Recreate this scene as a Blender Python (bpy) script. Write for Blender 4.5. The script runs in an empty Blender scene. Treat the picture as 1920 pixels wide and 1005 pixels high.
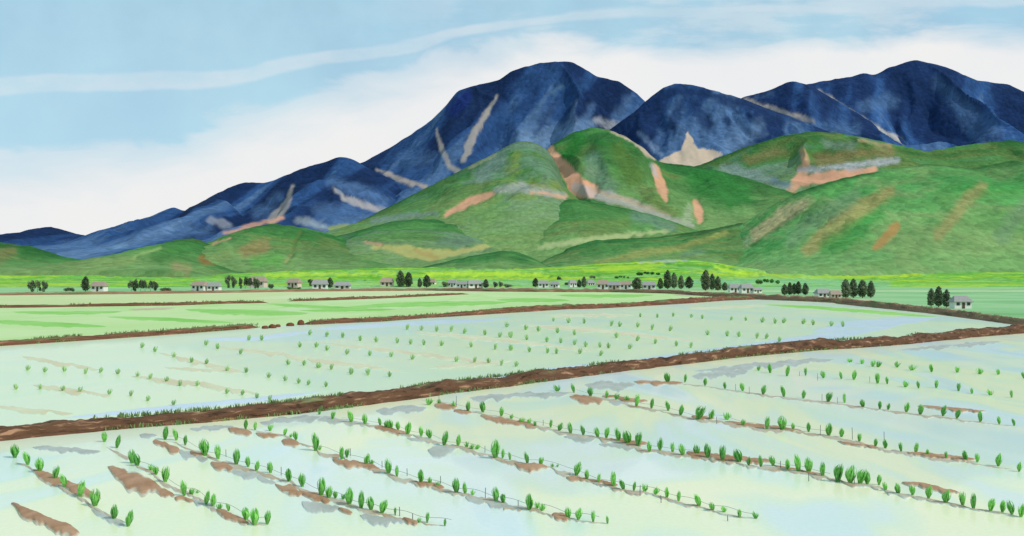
import bpy, bmesh, math, random
import numpy as np
from mathutils import Vector, Matrix
random.seed(7)
R = math.radians
scene = bpy.context.scene
COL = scene.collection

# ------------------------------------------------------------------ survey constants
F = 1663.0          # focal length in survey pixels (1920 wide)
EYE = 5.0           # eye height, metres
HV = 520.0          # horizon row

def gpt(u, v, z=0.0):
    """ground point seen at survey pixel (u, v)"""
    Y = F * (EYE - z) / (v - HV)
    return ((u - 960.0) / F * Y, Y, z)

# ------------------------------------------------------------------ noise
def _hash(ix, iy, seed):
    n = (ix * 374761393 + iy * 668265263 + seed * 974634777) & 0xffffffff
    n = ((n ^ (n >> 13)) * 1274126177) & 0xffffffff
    n = n ^ (n >> 16)
    return (n & 0xffffff) / float(0xffffff)

def vnoise(x, y, seed=0):
    x = np.asarray(x, dtype=np.float64); y = np.asarray(y, dtype=np.float64)
    ix = np.floor(x).astype(np.int64); iy = np.floor(y).astype(np.int64)
    fx = x - ix; fy = y - iy
    fx = fx * fx * fx * (fx * (fx * 6 - 15) + 10); fy = fy * fy * fy * (fy * (fy * 6 - 15) + 10)
    a = _hash(ix, iy, seed); b = _hash(ix + 1, iy, seed)
    c = _hash(ix, iy + 1, seed); d = _hash(ix + 1, iy + 1, seed)
    return (a * (1 - fx) + b * fx) * (1 - fy) + (c * (1 - fx) + d * fx) * fy

def fbm(x, y, seed=0, octv=4, gain=0.5):
    s = 0.0; a = 1.0; t = 0.0
    for k in range(octv):
        s = s + a * vnoise(np.asarray(x) * 2 ** k + 17.3 * k, np.asarray(y) * 2 ** k - 9.1 * k, seed + k)
        t += a; a *= gain
    return s / t

def sstep(a, b, x):
    t = np.clip((x - a) / (b - a), 0, 1)
    return t * t * (3 - 2 * t)

# ------------------------------------------------------------------ object helpers
def tag(o, label=None, cat=None, group=None, kind=None):
    if label: o['label'] = label
    if cat: o['category'] = cat
    if group: o['group'] = group
    if kind: o['kind'] = kind
    return o

def mesh_obj(name, verts, faces, mat=None, parent=None, smooth=False):
    me = bpy.data.meshes.new(name)
    me.from_pydata([tuple(v) for v in verts], [], faces)
    me.update()
    if mat: me.materials.append(mat)
    if smooth: me.polygons.foreach_set('use_smooth', [True] * len(me.polygons))
    o = bpy.data.objects.new(name, me)
    COL.objects.link(o)
    if parent: o.parent = parent
    return o

def empty(name, loc, rz=0.0):
    o = bpy.data.objects.new(name, None)
    o.empty_display_size = 0.3
    o.location = loc; o.rotation_euler = (0, 0, rz)
    COL.objects.link(o)
    return o

def copy_tree(o, parent=None):
    c = o.copy(); COL.objects.link(c)
    if parent: c.parent = parent
    for ch in list(o.children): copy_tree(ch, c)
    return c

def set_col(me, cols, name='Col', alpha=None):
    a = me.color_attributes.new(name, 'FLOAT_COLOR', 'POINT')
    buf = np.ones((len(me.vertices), 4)); buf[:, :3] = cols
    if alpha is not None: buf[:, 3] = alpha
    a.data.foreach_set('color', buf.ravel())

# ------------------------------------------------------------------ material helpers
def srgb(r, g, b):
    def f(c):
        c /= 255.0
        return c / 12.92 if c <= 0.04045 else ((c + 0.055) / 1.055) ** 2.4
    return np.array([f(r), f(g), f(b)])

GAIN = 1.12          # light that falls on an upward surface: base colour = seen colour / GAIN
def base(r, g, b, k=1.0):
    return np.clip(srgb(r, g, b) / GAIN * k, 0, 0.9)

def c4(c): return (float(c[0]), float(c[1]), float(c[2]), 1.0)

def new_mat(name, rough=0.9, spec=0.2):
    m = bpy.data.materials.new(name); m.use_nodes = True
    nt = m.node_tree; b = nt.nodes['Principled BSDF']
    b.inputs['Roughness'].default_value = rough
    b.inputs['Specular IOR Level'].default_value = spec
    return m, nt, b

def nd(nt, typ, **kw):
    n = nt.nodes.new(typ)
    for k, v in kw.items(): setattr(n, k, v)
    return n

def ramp(nt, fac, stops):
    r = nd(nt, 'ShaderNodeValToRGB')
    e = r.color_ramp.elements
    while len(e) < len(stops): e.new(0.5)
    for i, (p, c) in enumerate(stops):
        e[i].position = p; e[i].color = c4(c)
    nt.links.new(fac, r.inputs[0])
    return r.outputs[0]

def mapped(nt, src, scale, rot=(0, 0, 0)):
    mp = nd(nt, 'ShaderNodeMapping')
    mp.inputs['Scale'].default_value = scale; mp.inputs['Rotation'].default_value = rot
    nt.links.new(src, mp.inputs[0])
    return mp.outputs[0]

def noise(nt, vec, scale, detail=4, rough=0.55, dist=0.0):
    n = nd(nt, 'ShaderNodeTexNoise')
    n.inputs['Scale'].default_value = scale; n.inputs['Detail'].default_value = detail
    n.inputs['Roughness'].default_value = rough; n.inputs['Distortion'].default_value = dist
    if vec is not None: nt.links.new(vec, n.inputs['Vector'])
    return n.outputs['Fac']

def mixc(nt, fac, a, b, mode='MIX'):
    m = nd(nt, 'ShaderNodeMix', data_type='RGBA', blend_type=mode)
    for sock, val in ((m.inputs[0], fac), (m.inputs[6], a), (m.inputs[7], b)):
        if hasattr(val, 'links') or isinstance(val, bpy.types.NodeSocket): nt.links.new(val, sock)
        elif isinstance(val, (int, float)): sock.default_value = val
        else: sock.default_value = c4(val)
    return m.outputs[2]

def maprange(nt, val, a, b, c=0.0, d=1.0, smooth=True):
    m = nd(nt, 'ShaderNodeMapRange')
    if smooth: m.interpolation_type = 'SMOOTHSTEP'
    nt.links.new(val, m.inputs[0])
    for i, x in enumerate((a, b, c, d)): m.inputs[1 + i].default_value = x
    return m.outputs[0]

def math_n(nt, op, a, b=None, clamp=False):
    m = nd(nt, 'ShaderNodeMath', operation=op); m.use_clamp = clamp
    for i, x in enumerate((a, b)):
        if x is None: continue
        if isinstance(x, (int, float)): m.inputs[i].default_value = x
        else: nt.links.new(x, m.inputs[i])
    return m.outputs[0]

def bump(nt, b, h, strength=0.4, dist=0.1):
    n = nd(nt, 'ShaderNodeBump')
    n.inputs['Strength'].default_value = strength; n.inputs['Distance'].default_value = dist
    nt.links.new(h, n.inputs['Height']); nt.links.new(n.outputs[0], b.inputs['Normal'])

def pos(nt): return nd(nt, 'ShaderNodeNewGeometry').outputs['Position']

# hills: surveyed vegetation colour + fine woodland grain
def hill_mat(name, grain, amount, bstr, crown):
    m, nt, b = new_mat(name, 0.95, 0.05)
    at = nd(nt, 'ShaderNodeAttribute', attribute_name='Col')
    p = pos(nt)
    n1 = noise(nt, p, 1.0 / grain, 5, 0.65)
    n2 = noise(nt, p, 1.0 / (grain * 7), 4, 0.6, 0.6)
    f1 = maprange(nt, n1, 0.3, 0.7, 1 - amount, 1 + amount, False)
    f2 = maprange(nt, n2, 0.3, 0.7, 1 - amount * 0.9, 1 + amount * 0.9, False)
    f = math_n(nt, 'MULTIPLY', f1, f2)
    vo = nd(nt, 'ShaderNodeTexVoronoi'); vo.inputs['Scale'].default_value = 1.0 / crown
    nt.links.new(mapped(nt, p, (1, 1, 0.6)), vo.inputs['Vector'])
    sepc = nd(nt, 'ShaderNodeSeparateColor'); nt.links.new(vo.outputs['Color'], sepc.inputs[0])
    f = math_n(nt, 'MULTIPLY', f, maprange(nt, sepc.outputs[0], 0, 1, 1 - amount * 1.1, 1 + amount * 1.1, False))
    hgt = math_n(nt, 'SUBTRACT', n1, math_n(nt, 'MULTIPLY', vo.outputs['Distance'], 0.9))
    fm = nd(nt, 'ShaderNodeMix', data_type='FLOAT'); nt.links.new(at.outputs['Alpha'], fm.inputs[0]); fm.inputs[2].default_value = 1.0; nt.links.new(f, fm.inputs[3]); f = fm.outputs[0]
    hgt = math_n(nt, 'MULTIPLY', hgt, at.outputs['Alpha'])
    v = nd(nt, 'ShaderNodeVectorMath', operation='SCALE')
    nt.links.new(at.outputs['Color'], v.inputs[0]); nt.links.new(f, v.inputs['Scale'])
    nt.links.new(v.outputs[0], b.inputs['Base Color'])
    bump(nt, b, hgt, bstr, crown * 0.45)
    return m
M_mount = hill_mat('mountain_forest', 30, 0.15, 0.5, 22)
M_hill = hill_mat('hill_forest', 9, 0.13, 0.45, 8)
M_mead = hill_mat('meadow_grass', 3.5, 0.15, 0.3, 3)

# paddy: shallow milky water over pale silt, tinted in broad drifts
def paddy_mat(name, tints, scale, spec=0.16, rough=0.28, coat=0.0):
    m, nt, b = new_mat(name, rough, spec)
    b.inputs['Coat Weight'].default_value = coat; b.inputs['Coat Roughness'].default_value = 0.04; b.inputs['Coat IOR'].default_value = 1.33
    p = mapped(nt, pos(nt), (1, 0.45, 1), (0, 0, R(-49)))
    n1 = noise(nt, p, scale, 3, 0.5, 0.9)
    n2 = noise(nt, p, scale * 0.43, 2, 0.5, 0.5)
    k = len(tints)
    c1 = ramp(nt, maprange(nt, n1, 0.32, 0.68, 0, 1, False), [(i / (k - 1), t) for i, t in enumerate(tints)])
    c2 = ramp(nt, maprange(nt, n2, 0.3, 0.7, 0, 1, False), [(i / (k - 1), t) for i, t in enumerate(tints[::-1])])
    c = mixc(nt, 0.35, c1, c2)
    g = noise(nt, pos(nt), 9.0, 5, 0.65)
    c = mixc(nt, 1.0, c, ramp(nt, g, [(0.3, (0.93,) * 3), (0.7, (1.0,) * 3)]), 'MULTIPLY')
    nt.links.new(c, b.inputs['Base Color'])
    rp = noise(nt, mapped(nt, pos(nt), (1.0, 2.2, 1)), 5.0, 3, 0.5)
    bump(nt, b, rp, 0.10, 0.02)
    return m
M_p1 = paddy_mat('near_paddy_water', [base(208, 226, 240), base(232, 242, 244), base(224, 240, 220), base(246, 246, 200), base(250, 246, 206), base(226, 240, 212), base(216, 234, 238)], 0.17, 0.08, 0.3, 0.25)
M_p2 = paddy_mat('middle_paddy_water', [base(212, 236, 212), base(220, 238, 200), base(234, 240, 196), base(222, 236, 208), base(210, 232, 222)], 0.09, 0.08, 0.3, 0.12)
M_f3 = paddy_mat('young_crop_field', [base(192, 220, 146), base(208, 226, 166), base(186, 218, 142), base(210, 224, 178)], 0.05, 0.03, 0.9)
M_f4 = paddy_mat('pale_field', [base(214, 222, 166), base(204, 216, 154), base(218, 226, 178)], 0.03, 0.03, 0.9)

def patch_mat(name, c0, c1, rough=0.8, spec=0.15, sc=2.5, fringe=None):
    m, nt, b = new_mat(name, rough, spec)
    n = noise(nt, mapped(nt, pos(nt), (1, 0.6, 1), (0, 0, R(-45))), sc, 5, 0.6, 0.4)
    col = ramp(nt, n, [(0.32, c0), (0.68, c1)])
    if fringe is not None:     # thin wet silt at the rim of the deposit
        at = nd(nt, 'ShaderNodeAttribute', attribute_name='Rim').outputs['Fac']
        nn = noise(nt, pos(nt), sc * 1.6, 4, 0.6)
        k = math_n(nt, 'ADD', at, math_n(nt, 'MULTIPLY', math_n(nt, 'SUBTRACT', nn, 0.5), 0.9))
        col = mixc(nt, maprange(nt, k, 0.05, 0.42), fringe, col)
    nt.links.new(col, b.inputs['Base Color'])
    bump(nt, b, noise(nt, pos(nt), sc * 8, 4), 0.5, 0.03)
    return m
M_mudb = patch_mat('brown_mud', base(166, 122, 88), base(194, 154, 120), 0.7, 0.15, 2.0, base(206, 204, 180))
M_mud_shade = patch_mat('grey_wet_mud_and_shade', base(172, 172, 158), base(196, 198, 186), 0.45, 0.2, 1.5, base(208, 222, 208))  # wet grey earth along the rows, also the dike's shade painted at its foot
M_silt = patch_mat('pale_silt', base(214, 200, 164), base(222, 220, 184), 0.7, 0.05, 0.5, base(210, 230, 196))
M_open = patch_mat('open_water', base(206, 218, 230), base(218, 228, 236), 0.3, 0.15, 0.4, base(208, 228, 212))
M_strip = patch_mat('young_grass', base(136, 196, 92), base(166, 212, 122), 0.9, 0.05, 0.2, base(196, 222, 156))
M_tanland = patch_mat('tan_soil', base(190, 172, 136), base(208, 200, 164), 0.9, 0.05, 0.2)

def dike_mat(name, dark, mid, light, grass, gamt, usc):
    m, nt, b = new_mat(name, 0.92, 0.1)
    uv = nd(nt, 'ShaderNodeUVMap').outputs[0]
    s = mapped(nt, uv, (usc, 1.6, 1))
    n1 = noise(nt, s, 2.2, 5, 0.65, 0.6)
    n2 = noise(nt, mapped(nt, uv, (usc * 0.35, 0.9, 1)), 2.0, 3, 0.6, 0.3)
    c = ramp(nt, n1, [(0.34, dark), (0.45, mid), (0.56, mid * 1.1), (0.66, light)])
    c = mixc(nt, maprange(nt, n2, 0.55, 0.7, 0, 0.55), c, dark * 1.15)
    n3 = noise(nt, mapped(nt, uv, (usc * 0.22, 0.35, 1)), 2.4, 4, 0.6)
    sep = nd(nt, 'ShaderNodeSeparateXYZ'); nt.links.new(uv, sep.inputs[0])
    top = maprange(nt, sep.outputs[1], 0.45, 0.75)
    g = math_n(nt, 'MULTIPLY', maprange(nt, n3, 0.62 - gamt, 0.74 - gamt), top)
    c = mixc(nt, g, c, grass)
    nt.links.new(c, b.inputs['Base Color'])
    bump(nt, b, n1, 0.8, 0.08)
    return m
M_d1 = dike_mat('near_dike_earth', base(60, 46, 35), base(104, 75, 56), base(178, 136, 106), base(132, 140, 96), 0.06, 0.5)
M_d2 = dike_mat('far_dike_earth', base(78, 58, 44), base(116, 80, 60), base(160, 114, 90), base(108, 124, 80), 0.14, 0.22)
M_d4 = dike_mat('village_bank_earth', base(104, 84, 62), base(146, 114, 88), base(184, 146, 116), base(112, 116, 76), 0.11, 0.08)

def plain_mat(name, c, var=0.15, rough=0.9, sc=3.0, spec=0.1, objvar=0.0):
    m, nt, b = new_mat(name, rough, spec)
    tc = nd(nt, 'ShaderNodeTexCoord').outputs['Object']
    n = noise(nt, tc, sc, 4)
    col = ramp(nt, n, [(0.3, np.array(c) * (1 - var)), (0.7, np.array(c) * (1 + var))])
    if objvar:
        oi = nd(nt, 'ShaderNodeObjectInfo').outputs['Random']
        hs = nd(nt, 'ShaderNodeHueSaturation')
        nt.links.new(maprange(nt, oi, 0, 1, 1 - objvar, 1 + objvar, False), hs.inputs['Value'])
        nt.links.new(maprange(nt, oi, 0, 1, 0.5 + objvar * 0.05, 0.5 - objvar * 0.05, False), hs.inputs['Hue'])
        nt.links.new(col, hs.inputs['Color']); col = hs.outputs[0]
    nt.links.new(col, b.inputs['Base Color'])
    return m
def leaf_mat(name, c, trans, objvar, var=0.25):
    m = plain_mat(name, c, var, 0.7, 6.0, 0.15, objvar)
    nt = m.node_tree; b = nt.nodes['Principled BSDF']
    col = b.inputs['Base Color'].links[0].from_socket
    t = nd(nt, 'ShaderNodeBsdfTranslucent'); nt.links.new(col, t.inputs['Color'])
    mx = nd(nt, 'ShaderNodeMixShader'); mx.inputs[0].default_value = trans
    nt.links.new(b.outputs[0], mx.inputs[1]); nt.links.new(t.outputs[0], mx.inputs[2])
    nt.links.new(mx.outputs[0], nt.nodes['Material Output'].inputs['Surface'])
    return m
M_rice = leaf_mat('rice_leaf', base(150, 220, 118), 0.45, 0.2)
M_rice2 = leaf_mat('young_rice_leaf', base(190, 228, 160), 0.4, 0.12)
M_tree = leaf_mat('dark_needles', base(126, 140, 108), 0.35, 0.3, 0.4)
M_bushm = leaf_mat('bush_leaves', base(132, 144, 112), 0.35, 0.3, 0.4)
M_hedge = leaf_mat('hedge_leaves', base(108, 160, 88), 0.35, 0.2, 0.4)
M_bark = plain_mat('bark', base(92, 78, 64), 0.3)
M_wallw = plain_mat('plaster_wall', base(246, 238, 230), 0.05)
M_wallp = plain_mat('clay_wall', base(226, 200, 186), 0.08)
M_roofd = plain_mat('dark_roof_tiles', base(164, 160, 156), 0.15, 0.7)
M_roofb = plain_mat('brown_roof_tiles', base(176, 152, 136), 0.15, 0.7)
M_glass = plain_mat('window_glass', base(64, 70, 78), 0.1, 0.15, 3.0, 0.5)
M_wood = plain_mat('door_wood', base(104, 82, 66), 0.15)
M_stake = plain_mat('weathered_stake', base(110, 110, 116), 0.15)
M_cord = plain_mat('grey_cord', base(124, 124, 128), 0.1)

# ------------------------------------------------------------------ ground sheets
m, nt, b = new_mat('ground_grass', 0.95, 0.05)
n = noise(nt, pos(nt), 0.03, 6, 0.6, 0.5)
nt.links.new(ramp(nt, n, [(0.3, base(124, 176, 112)), (0.5, base(150, 196, 138)), (0.72, base(178, 206, 150))]), b.inputs['Base Color'])
G = 14000
mesh_obj('ground', [(-G, -600, -0.06), (G, -600, -0.06), (G, G, -0.06), (-G, G, -0.06)], [(0, 1, 2, 3)], m)
tag(bpy.data.objects['ground'], kind='structure')

def curve_v(pts, step=12.0):
    """smooth (u, v[, t]) polyline sampled densely"""
    p = np.array(pts, dtype=float)
    us = np.arange(p[0, 0], p[-1, 0] + step, step)
    out = [us]
    for k in range(1, p.shape[1]):
        y = np.interp(us, p[:, 0], p[:, k])
        w = np.hanning(9); w /= w.sum()
        yp = np.concatenate([np.full(4, y[0]) - (y[1] - y[0]) * np.arange(4, 0, -1), y, np.full(4, y[-1]) + (y[-1] - y[-2]) * np.arange(1, 5)])
        out.append(np.convolve(yp, w, 'valid'))
    return np.stack(out, 1)

def sheet_between(name, lo, hi, z, mat):
    """field between two edge lines given in survey pixels"""
    us = np.linspace(-1380, 2340, 311)
    vl = np.interp(us, *np.array(lo, float).T[:2]); vh = np.interp(us, *np.array(hi, float).T[:2])
    V = []; Fc = []
    K = 6
    for u, a, b_ in zip(us, vl, vh):
        for k in range(K + 1):
            ya = F * EYE / (a - HV); yb = F * EYE / (b_ - HV)
            Y = ya + (yb - ya) * k / K
            V.append(((u - 960) / F * Y, Y, z))
    for i in range(len(us) - 1):
        for k in range(K):
            a = i * (K + 1) + k
            Fc.append((a, a + K + 1, a + K + 2, a + 1))
    o = mesh_obj(name, V, Fc, mat)
    return tag(o, kind='structure')

D1 = [(-1400, 964, 38), (-460, 862, 30), (-60, 822, 28), (240, 793, 26), (400, 780, 26), (560, 765, 27), (700, 748, 26), (830, 730, 25), (960, 714, 24), (1100, 696, 22), (1250, 678, 20), (1400, 661, 20), (1540, 648, 21), (1668, 640, 20), (1850, 623, 18), (2400, 582, 16)]
D2a = [(-1400, 722, 14), (-460, 668, 12), (-60, 648, 12), (240, 628, 12), (360, 620, 11), (470, 612, 10), (486, 611, 7)]
D2b = [(566, 606, 6), (590, 605, 9), (640, 602, 10), (720, 599, 9), (800, 593, 8), (880, 588, 9), (960, 582, 11), (1060, 575, 12), (1110, 575, 10), (1200, 570, 10), (1290, 564, 12), (1360, 560, 9), (1420, 558.5, 7)]
D3a = [(-1400, 596, 6), (-460, 580, 5), (-60, 576, 6), (240, 571, 7), (330, 570, 7), (420, 567, 6), (503, 566, 5)]
D3b = [(545, 563, 5), (640, 560, 6), (720, 557, 6), (800, 553.5, 5), (880, 550, 4)]
D4 = [(-1400, 564, 7), (-460, 556, 6), (-60, 552, 6), (240, 549, 6), (400, 547, 6), (600, 544, 6), (800, 542.5, 6), (930, 543.5, 8), (1000, 544, 8), (1150, 545, 7), (1250, 547, 8), (1330, 552, 9), (1420, 557, 11), (1500, 560, 11), (1580, 564, 11), (1668, 572, 13), (1800, 586, 13), (1950, 606, 14), (2400, 668, 18)]
line1 = [(p[0], p[1] + 4) for p in D1]
line2 = [(-1400, 724), (-460, 670), (-60, 650), (240, 631), (486, 613), (640, 605), (800, 596), (960, 586), (1110, 578), (1290, 568), (1420, 560), (1500, 562), (1668, 578), (1950, 615), (2400, 676)]
line4 = [(p[0], p[1] + 1) for p in D4]
line4[1] = (-460, 557)
V = []; Fc = []
gl = np.array([gpt(u, v)[:2] for u, v in zip(np.linspace(-1380, 2340, 400), np.interp(np.linspace(-1380, 2340, 400), *np.array(line1).T))])
for i, X_ in enumerate(np.linspace(gl[0, 0], gl[-1, 0], 160)):
    yt = float(np.interp(X_, gl[:, 0], gl[:, 1]))
    for k in range(9): V.append((X_, -30 + (yt + 30) * k / 8, 0.0))
    if i: Fc += [((i - 1) * 9 + k, i * 9 + k, i * 9 + k + 1, (i - 1) * 9 + k + 1) for k in range(8)]
tag(mesh_obj('paddy_water', V, Fc, M_p1), kind='structure')
l1b = [(p[0], min(p[1], 3000)) for p in line1]
# right of u~1950 the near dike and the village bank cross far off; the middle paddy closes there
sheet_between('paddy_water', line1, [(p[0], min(p[1], np.interp(p[0], *np.array(line1).T) - 0.5)) for p in line2], 0.0, M_p2)
l3 = [(-1400, 599), (-460, 583), (-60, 578), (240, 573), (503, 568), (640, 562), (800, 555), (930, 547), (1000, 546), (1150, 548), (1250, 550), (1330, 555), (1420, 559.5), (1500, 561.9), (2400, 675.9)]
sheet_between('crop_field', [(a, max(b_, np.interp(a, *np.array(l3).T))) for a, b_ in line2 if True], [(a, min(b_, np.interp(a, *np.array(line2).T))) for a, b_ in l3], 0.0, M_f3)
sheet_between('crop_field', l3[:8], line4[:9], 0.004, M_f4)

# ribbons lying on the field: wet earth, painted dike shade, silt, young grass, open water
_rs = [0]
def ribbon(name, pts, th, mat, z=0.012, mound=0.0, lump=0.6, flat_bottom=False):
    """pts (u, v) along, th thickness in survey pixels; a low lens shaped deposit"""
    _rs[0] += 1; sd = _rs[0]
    z += 0.0032 * (sd % 5) * (1 if mat is not M_strip else 0.6)
    p = np.array(pts, float)
    L = np.concatenate([[0], np.cumsum(np.hypot(*np.diff(p, axis=0).T))])
    n = max(14, int(L[-1] / 2.0))
    t = np.linspace(0, 1, n + 1)
    cu = np.interp(t * L[-1], L, p[:, 0]); cv = np.interp(t * L[-1], L, p[:, 1])
    env = np.clip(1 - np.abs(2 * t - 1) ** 3.2, 0, 1) ** 0.7
    wl_ = max(14.0, th * 0.8)
    ntop = fbm(t * L[-1] / wl_, np.zeros_like(t) + sd * 7.7, sd, 3) - 0.5
    nbot = fbm(t * L[-1] / wl_, np.zeros_like(t) + sd * 3.1, sd + 5, 3) - 0.5
    up = th * (0.32 + lump * ntop) * env; dn = th * (0.6 + 2.0 * lump * nbot) * env
    K = 8; V = []; Fc = []; RM = []
    for i in range(n + 1):
        for k in range(K + 1):
            s = k / K
            v = cv[i] - up[i] * (1 - s) + dn[i] * s
            h = mound * (1 - (2 * s - 1) ** 2) * env[i]
            x, y, _ = gpt(cu[i], v)
            V.append((x, y, (z + 0.006) * min(1.0, 3.2 * (1 - abs(2 * s - 1)) * min(1, env[i] * 1.6)) - 0.004 + h * (0.6 + 0.8 * vnoise(x * 3.1, y * 3.1, sd)))); RM.append((1 - abs(2 * s - 1) ** 1.3) * (0.25 + 0.75 * env[i]))
    for i in range(n):
        for k in range(K):
            a = i * (K + 1) + k
            Fc.append((a, a + 1, a + K + 2, a + K + 1))
    o = mesh_obj(name, V, Fc, mat, smooth=True)
    ra = o.data.attributes.new('Rim', 'FLOAT', 'POINT'); ra.data.foreach_set('value', np.array(RM, dtype=np.float32))
    return tag(o, kind='structure')

C5 = lambda x, y: (220 + x / 3.19, 690 + y / 3.19)
C6 = lambda x, y: (580 + x / 3.19, 690 + y / 3.19)
C7 = lambda x, y: (940 + x / 3.19, 690 + y / 3.19)
C8 = lambda x, y: (1300 + x / 3.19, 690 + y / 3.19)
C1 = lambda x, y: (220 + x / 5.026, 500 + y / 5.026)
C2 = lambda x, y: (580 + x / 5.026, 500 + y / 5.026)
C3 = lambda x, y: (940 + x / 5.026, 500 + y / 5.026)
C4 = lambda x, y: (1300 + x / 5.026, 500 + y / 5.026)

mud_and_shade = [  # grey strips hugging the near dike are its shadow, laid as coloured sheets
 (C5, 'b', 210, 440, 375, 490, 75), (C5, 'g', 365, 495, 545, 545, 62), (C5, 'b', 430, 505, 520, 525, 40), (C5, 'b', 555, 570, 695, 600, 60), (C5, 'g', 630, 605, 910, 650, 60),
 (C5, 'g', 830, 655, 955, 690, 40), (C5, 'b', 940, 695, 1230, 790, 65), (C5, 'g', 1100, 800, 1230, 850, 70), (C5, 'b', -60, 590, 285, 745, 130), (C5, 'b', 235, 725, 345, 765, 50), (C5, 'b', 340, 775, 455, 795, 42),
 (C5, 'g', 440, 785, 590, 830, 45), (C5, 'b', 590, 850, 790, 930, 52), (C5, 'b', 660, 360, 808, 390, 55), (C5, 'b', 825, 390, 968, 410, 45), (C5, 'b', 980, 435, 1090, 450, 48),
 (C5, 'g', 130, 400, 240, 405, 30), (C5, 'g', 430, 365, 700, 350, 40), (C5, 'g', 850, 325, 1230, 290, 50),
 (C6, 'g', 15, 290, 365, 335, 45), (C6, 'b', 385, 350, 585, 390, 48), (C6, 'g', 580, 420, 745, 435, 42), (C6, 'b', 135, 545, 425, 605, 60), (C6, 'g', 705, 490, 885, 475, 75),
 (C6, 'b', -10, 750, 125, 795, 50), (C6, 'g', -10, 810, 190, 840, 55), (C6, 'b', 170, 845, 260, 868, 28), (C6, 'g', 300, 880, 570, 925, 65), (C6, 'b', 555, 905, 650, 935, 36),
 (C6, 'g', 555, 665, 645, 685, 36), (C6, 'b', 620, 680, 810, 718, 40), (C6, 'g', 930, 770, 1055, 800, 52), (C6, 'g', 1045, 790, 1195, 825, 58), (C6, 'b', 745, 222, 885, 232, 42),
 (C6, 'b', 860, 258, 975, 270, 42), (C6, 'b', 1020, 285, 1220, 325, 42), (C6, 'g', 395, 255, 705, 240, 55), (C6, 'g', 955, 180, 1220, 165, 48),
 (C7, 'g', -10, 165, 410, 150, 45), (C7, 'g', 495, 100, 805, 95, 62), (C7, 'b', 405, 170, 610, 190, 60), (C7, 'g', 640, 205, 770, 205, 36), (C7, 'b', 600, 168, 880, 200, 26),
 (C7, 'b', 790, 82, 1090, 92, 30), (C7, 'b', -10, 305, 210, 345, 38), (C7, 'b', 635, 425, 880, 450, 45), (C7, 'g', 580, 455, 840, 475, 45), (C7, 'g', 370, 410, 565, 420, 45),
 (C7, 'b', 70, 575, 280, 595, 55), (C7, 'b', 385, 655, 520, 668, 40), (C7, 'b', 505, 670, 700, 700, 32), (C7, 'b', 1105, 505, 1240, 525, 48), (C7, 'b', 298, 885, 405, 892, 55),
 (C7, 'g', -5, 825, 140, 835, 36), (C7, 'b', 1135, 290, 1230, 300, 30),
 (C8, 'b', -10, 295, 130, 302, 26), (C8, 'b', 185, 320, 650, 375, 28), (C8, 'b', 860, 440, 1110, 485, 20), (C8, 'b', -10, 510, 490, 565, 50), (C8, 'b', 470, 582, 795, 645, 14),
 (C8, 'g', -10, 50, 330, 15, 62),  # shadow of the dike painted as a grey strip
]
for fn, t, x0, y0, x1, y1, th in mud_and_shade:
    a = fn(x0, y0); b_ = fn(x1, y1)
    ribbon('mud_and_shade_patch', [a, b_], th / 3.19 * (1.0 if t == 'b' else 0.95), M_mudb if t == 'b' else M_mud_shade, 0.010 if t == 'b' else 0.006, 0.035 if t == 'b' else 0.004)
ribbon('mud_and_shade_patch', [C4(0, 985), C4(500, 940), C4(1000, 895), C4(1330, 872)], 15, M_mud_shade, 0.008, 0.01)  # long grey ribbon painting the dike's shade below its right half
# continuation beyond the surveyed strip
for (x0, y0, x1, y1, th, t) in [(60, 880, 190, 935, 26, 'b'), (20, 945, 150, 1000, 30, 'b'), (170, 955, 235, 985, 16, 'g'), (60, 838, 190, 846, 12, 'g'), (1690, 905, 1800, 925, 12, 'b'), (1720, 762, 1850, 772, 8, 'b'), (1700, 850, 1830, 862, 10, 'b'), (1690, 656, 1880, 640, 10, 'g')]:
    ribbon('mud_and_shade_patch', [(x0, y0), (x1, y1)], th, M_mudb if t == 'b' else M_mud_shade, 0.016 if t == 'b' else 0.008, 0.04 if t == 'b' else 0.012)

silt = [([(296, 661), (360, 676), (465, 699)], 9), ([(395, 650), (500, 660), (598, 675), (700, 688), (765, 698)], 10), ([(596, 642), (760, 660), (960, 685)], 9),
        ([(771, 623), (958, 638), (1119, 660)], 9), ([(966, 608), (1120, 618), (1318, 641)], 10), ([(1020, 591), (1190, 591)], 8), ([(1290, 578), (1440, 572)], 6),
        ([(245, 705), (370, 719), (490, 739)], 13), ([(308, 689), (465, 698)], 7), ([(40, 668), (190, 694)], 9), ([(60, 722), (210, 742)], 12), ([(-30, 760), (140, 776)], 10), ([(800, 690), (960, 676)], 8)]
for p, th in silt: ribbon('silt_streak', p, th, M_silt, 0.006, 0.006)
opens = [([(1100, 690), (1300, 664), (1500, 636), (1700, 606)], 20), ([(1520, 622), (1600, 606), (1760, 594)], 18), ([(700, 738), (1000, 697), (1120, 680)], 10), ([(120, 784), (240, 771), (440, 752), (600, 735)], 12),
         ([(585, 617), (760, 606), (960, 597)], 9), ([(380, 636), (480, 634), (590, 619)], 9), ([(700, 600), (760, 596)], 4)]
for p, th in opens: ribbon('water_strip', p, th, M_open, 0.006, 0.0, 0.15)
strips = [([(345, 580), (420, 583), (580, 587)], 14), ([(200, 594), (300, 597), (440, 605)], 9), ([(498, 569), (600, 575), (680, 578)], 8), ([(645, 576), (760, 569), (960, 566)], 12), ([(560, 582), (680, 580), (745, 580)], 7),
          ([(930, 562), (1000, 561), (1070, 563)], 10), ([(1040, 553), (1130, 554), (1230, 553)], 8), ([(1432, 571), (1520, 575), (1640, 584), (1760, 594)], 8), ([(-40, 600), (80, 606), (200, 612)], 12), ([(20, 585), (120, 586), (230, 584)], 8)]
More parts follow.
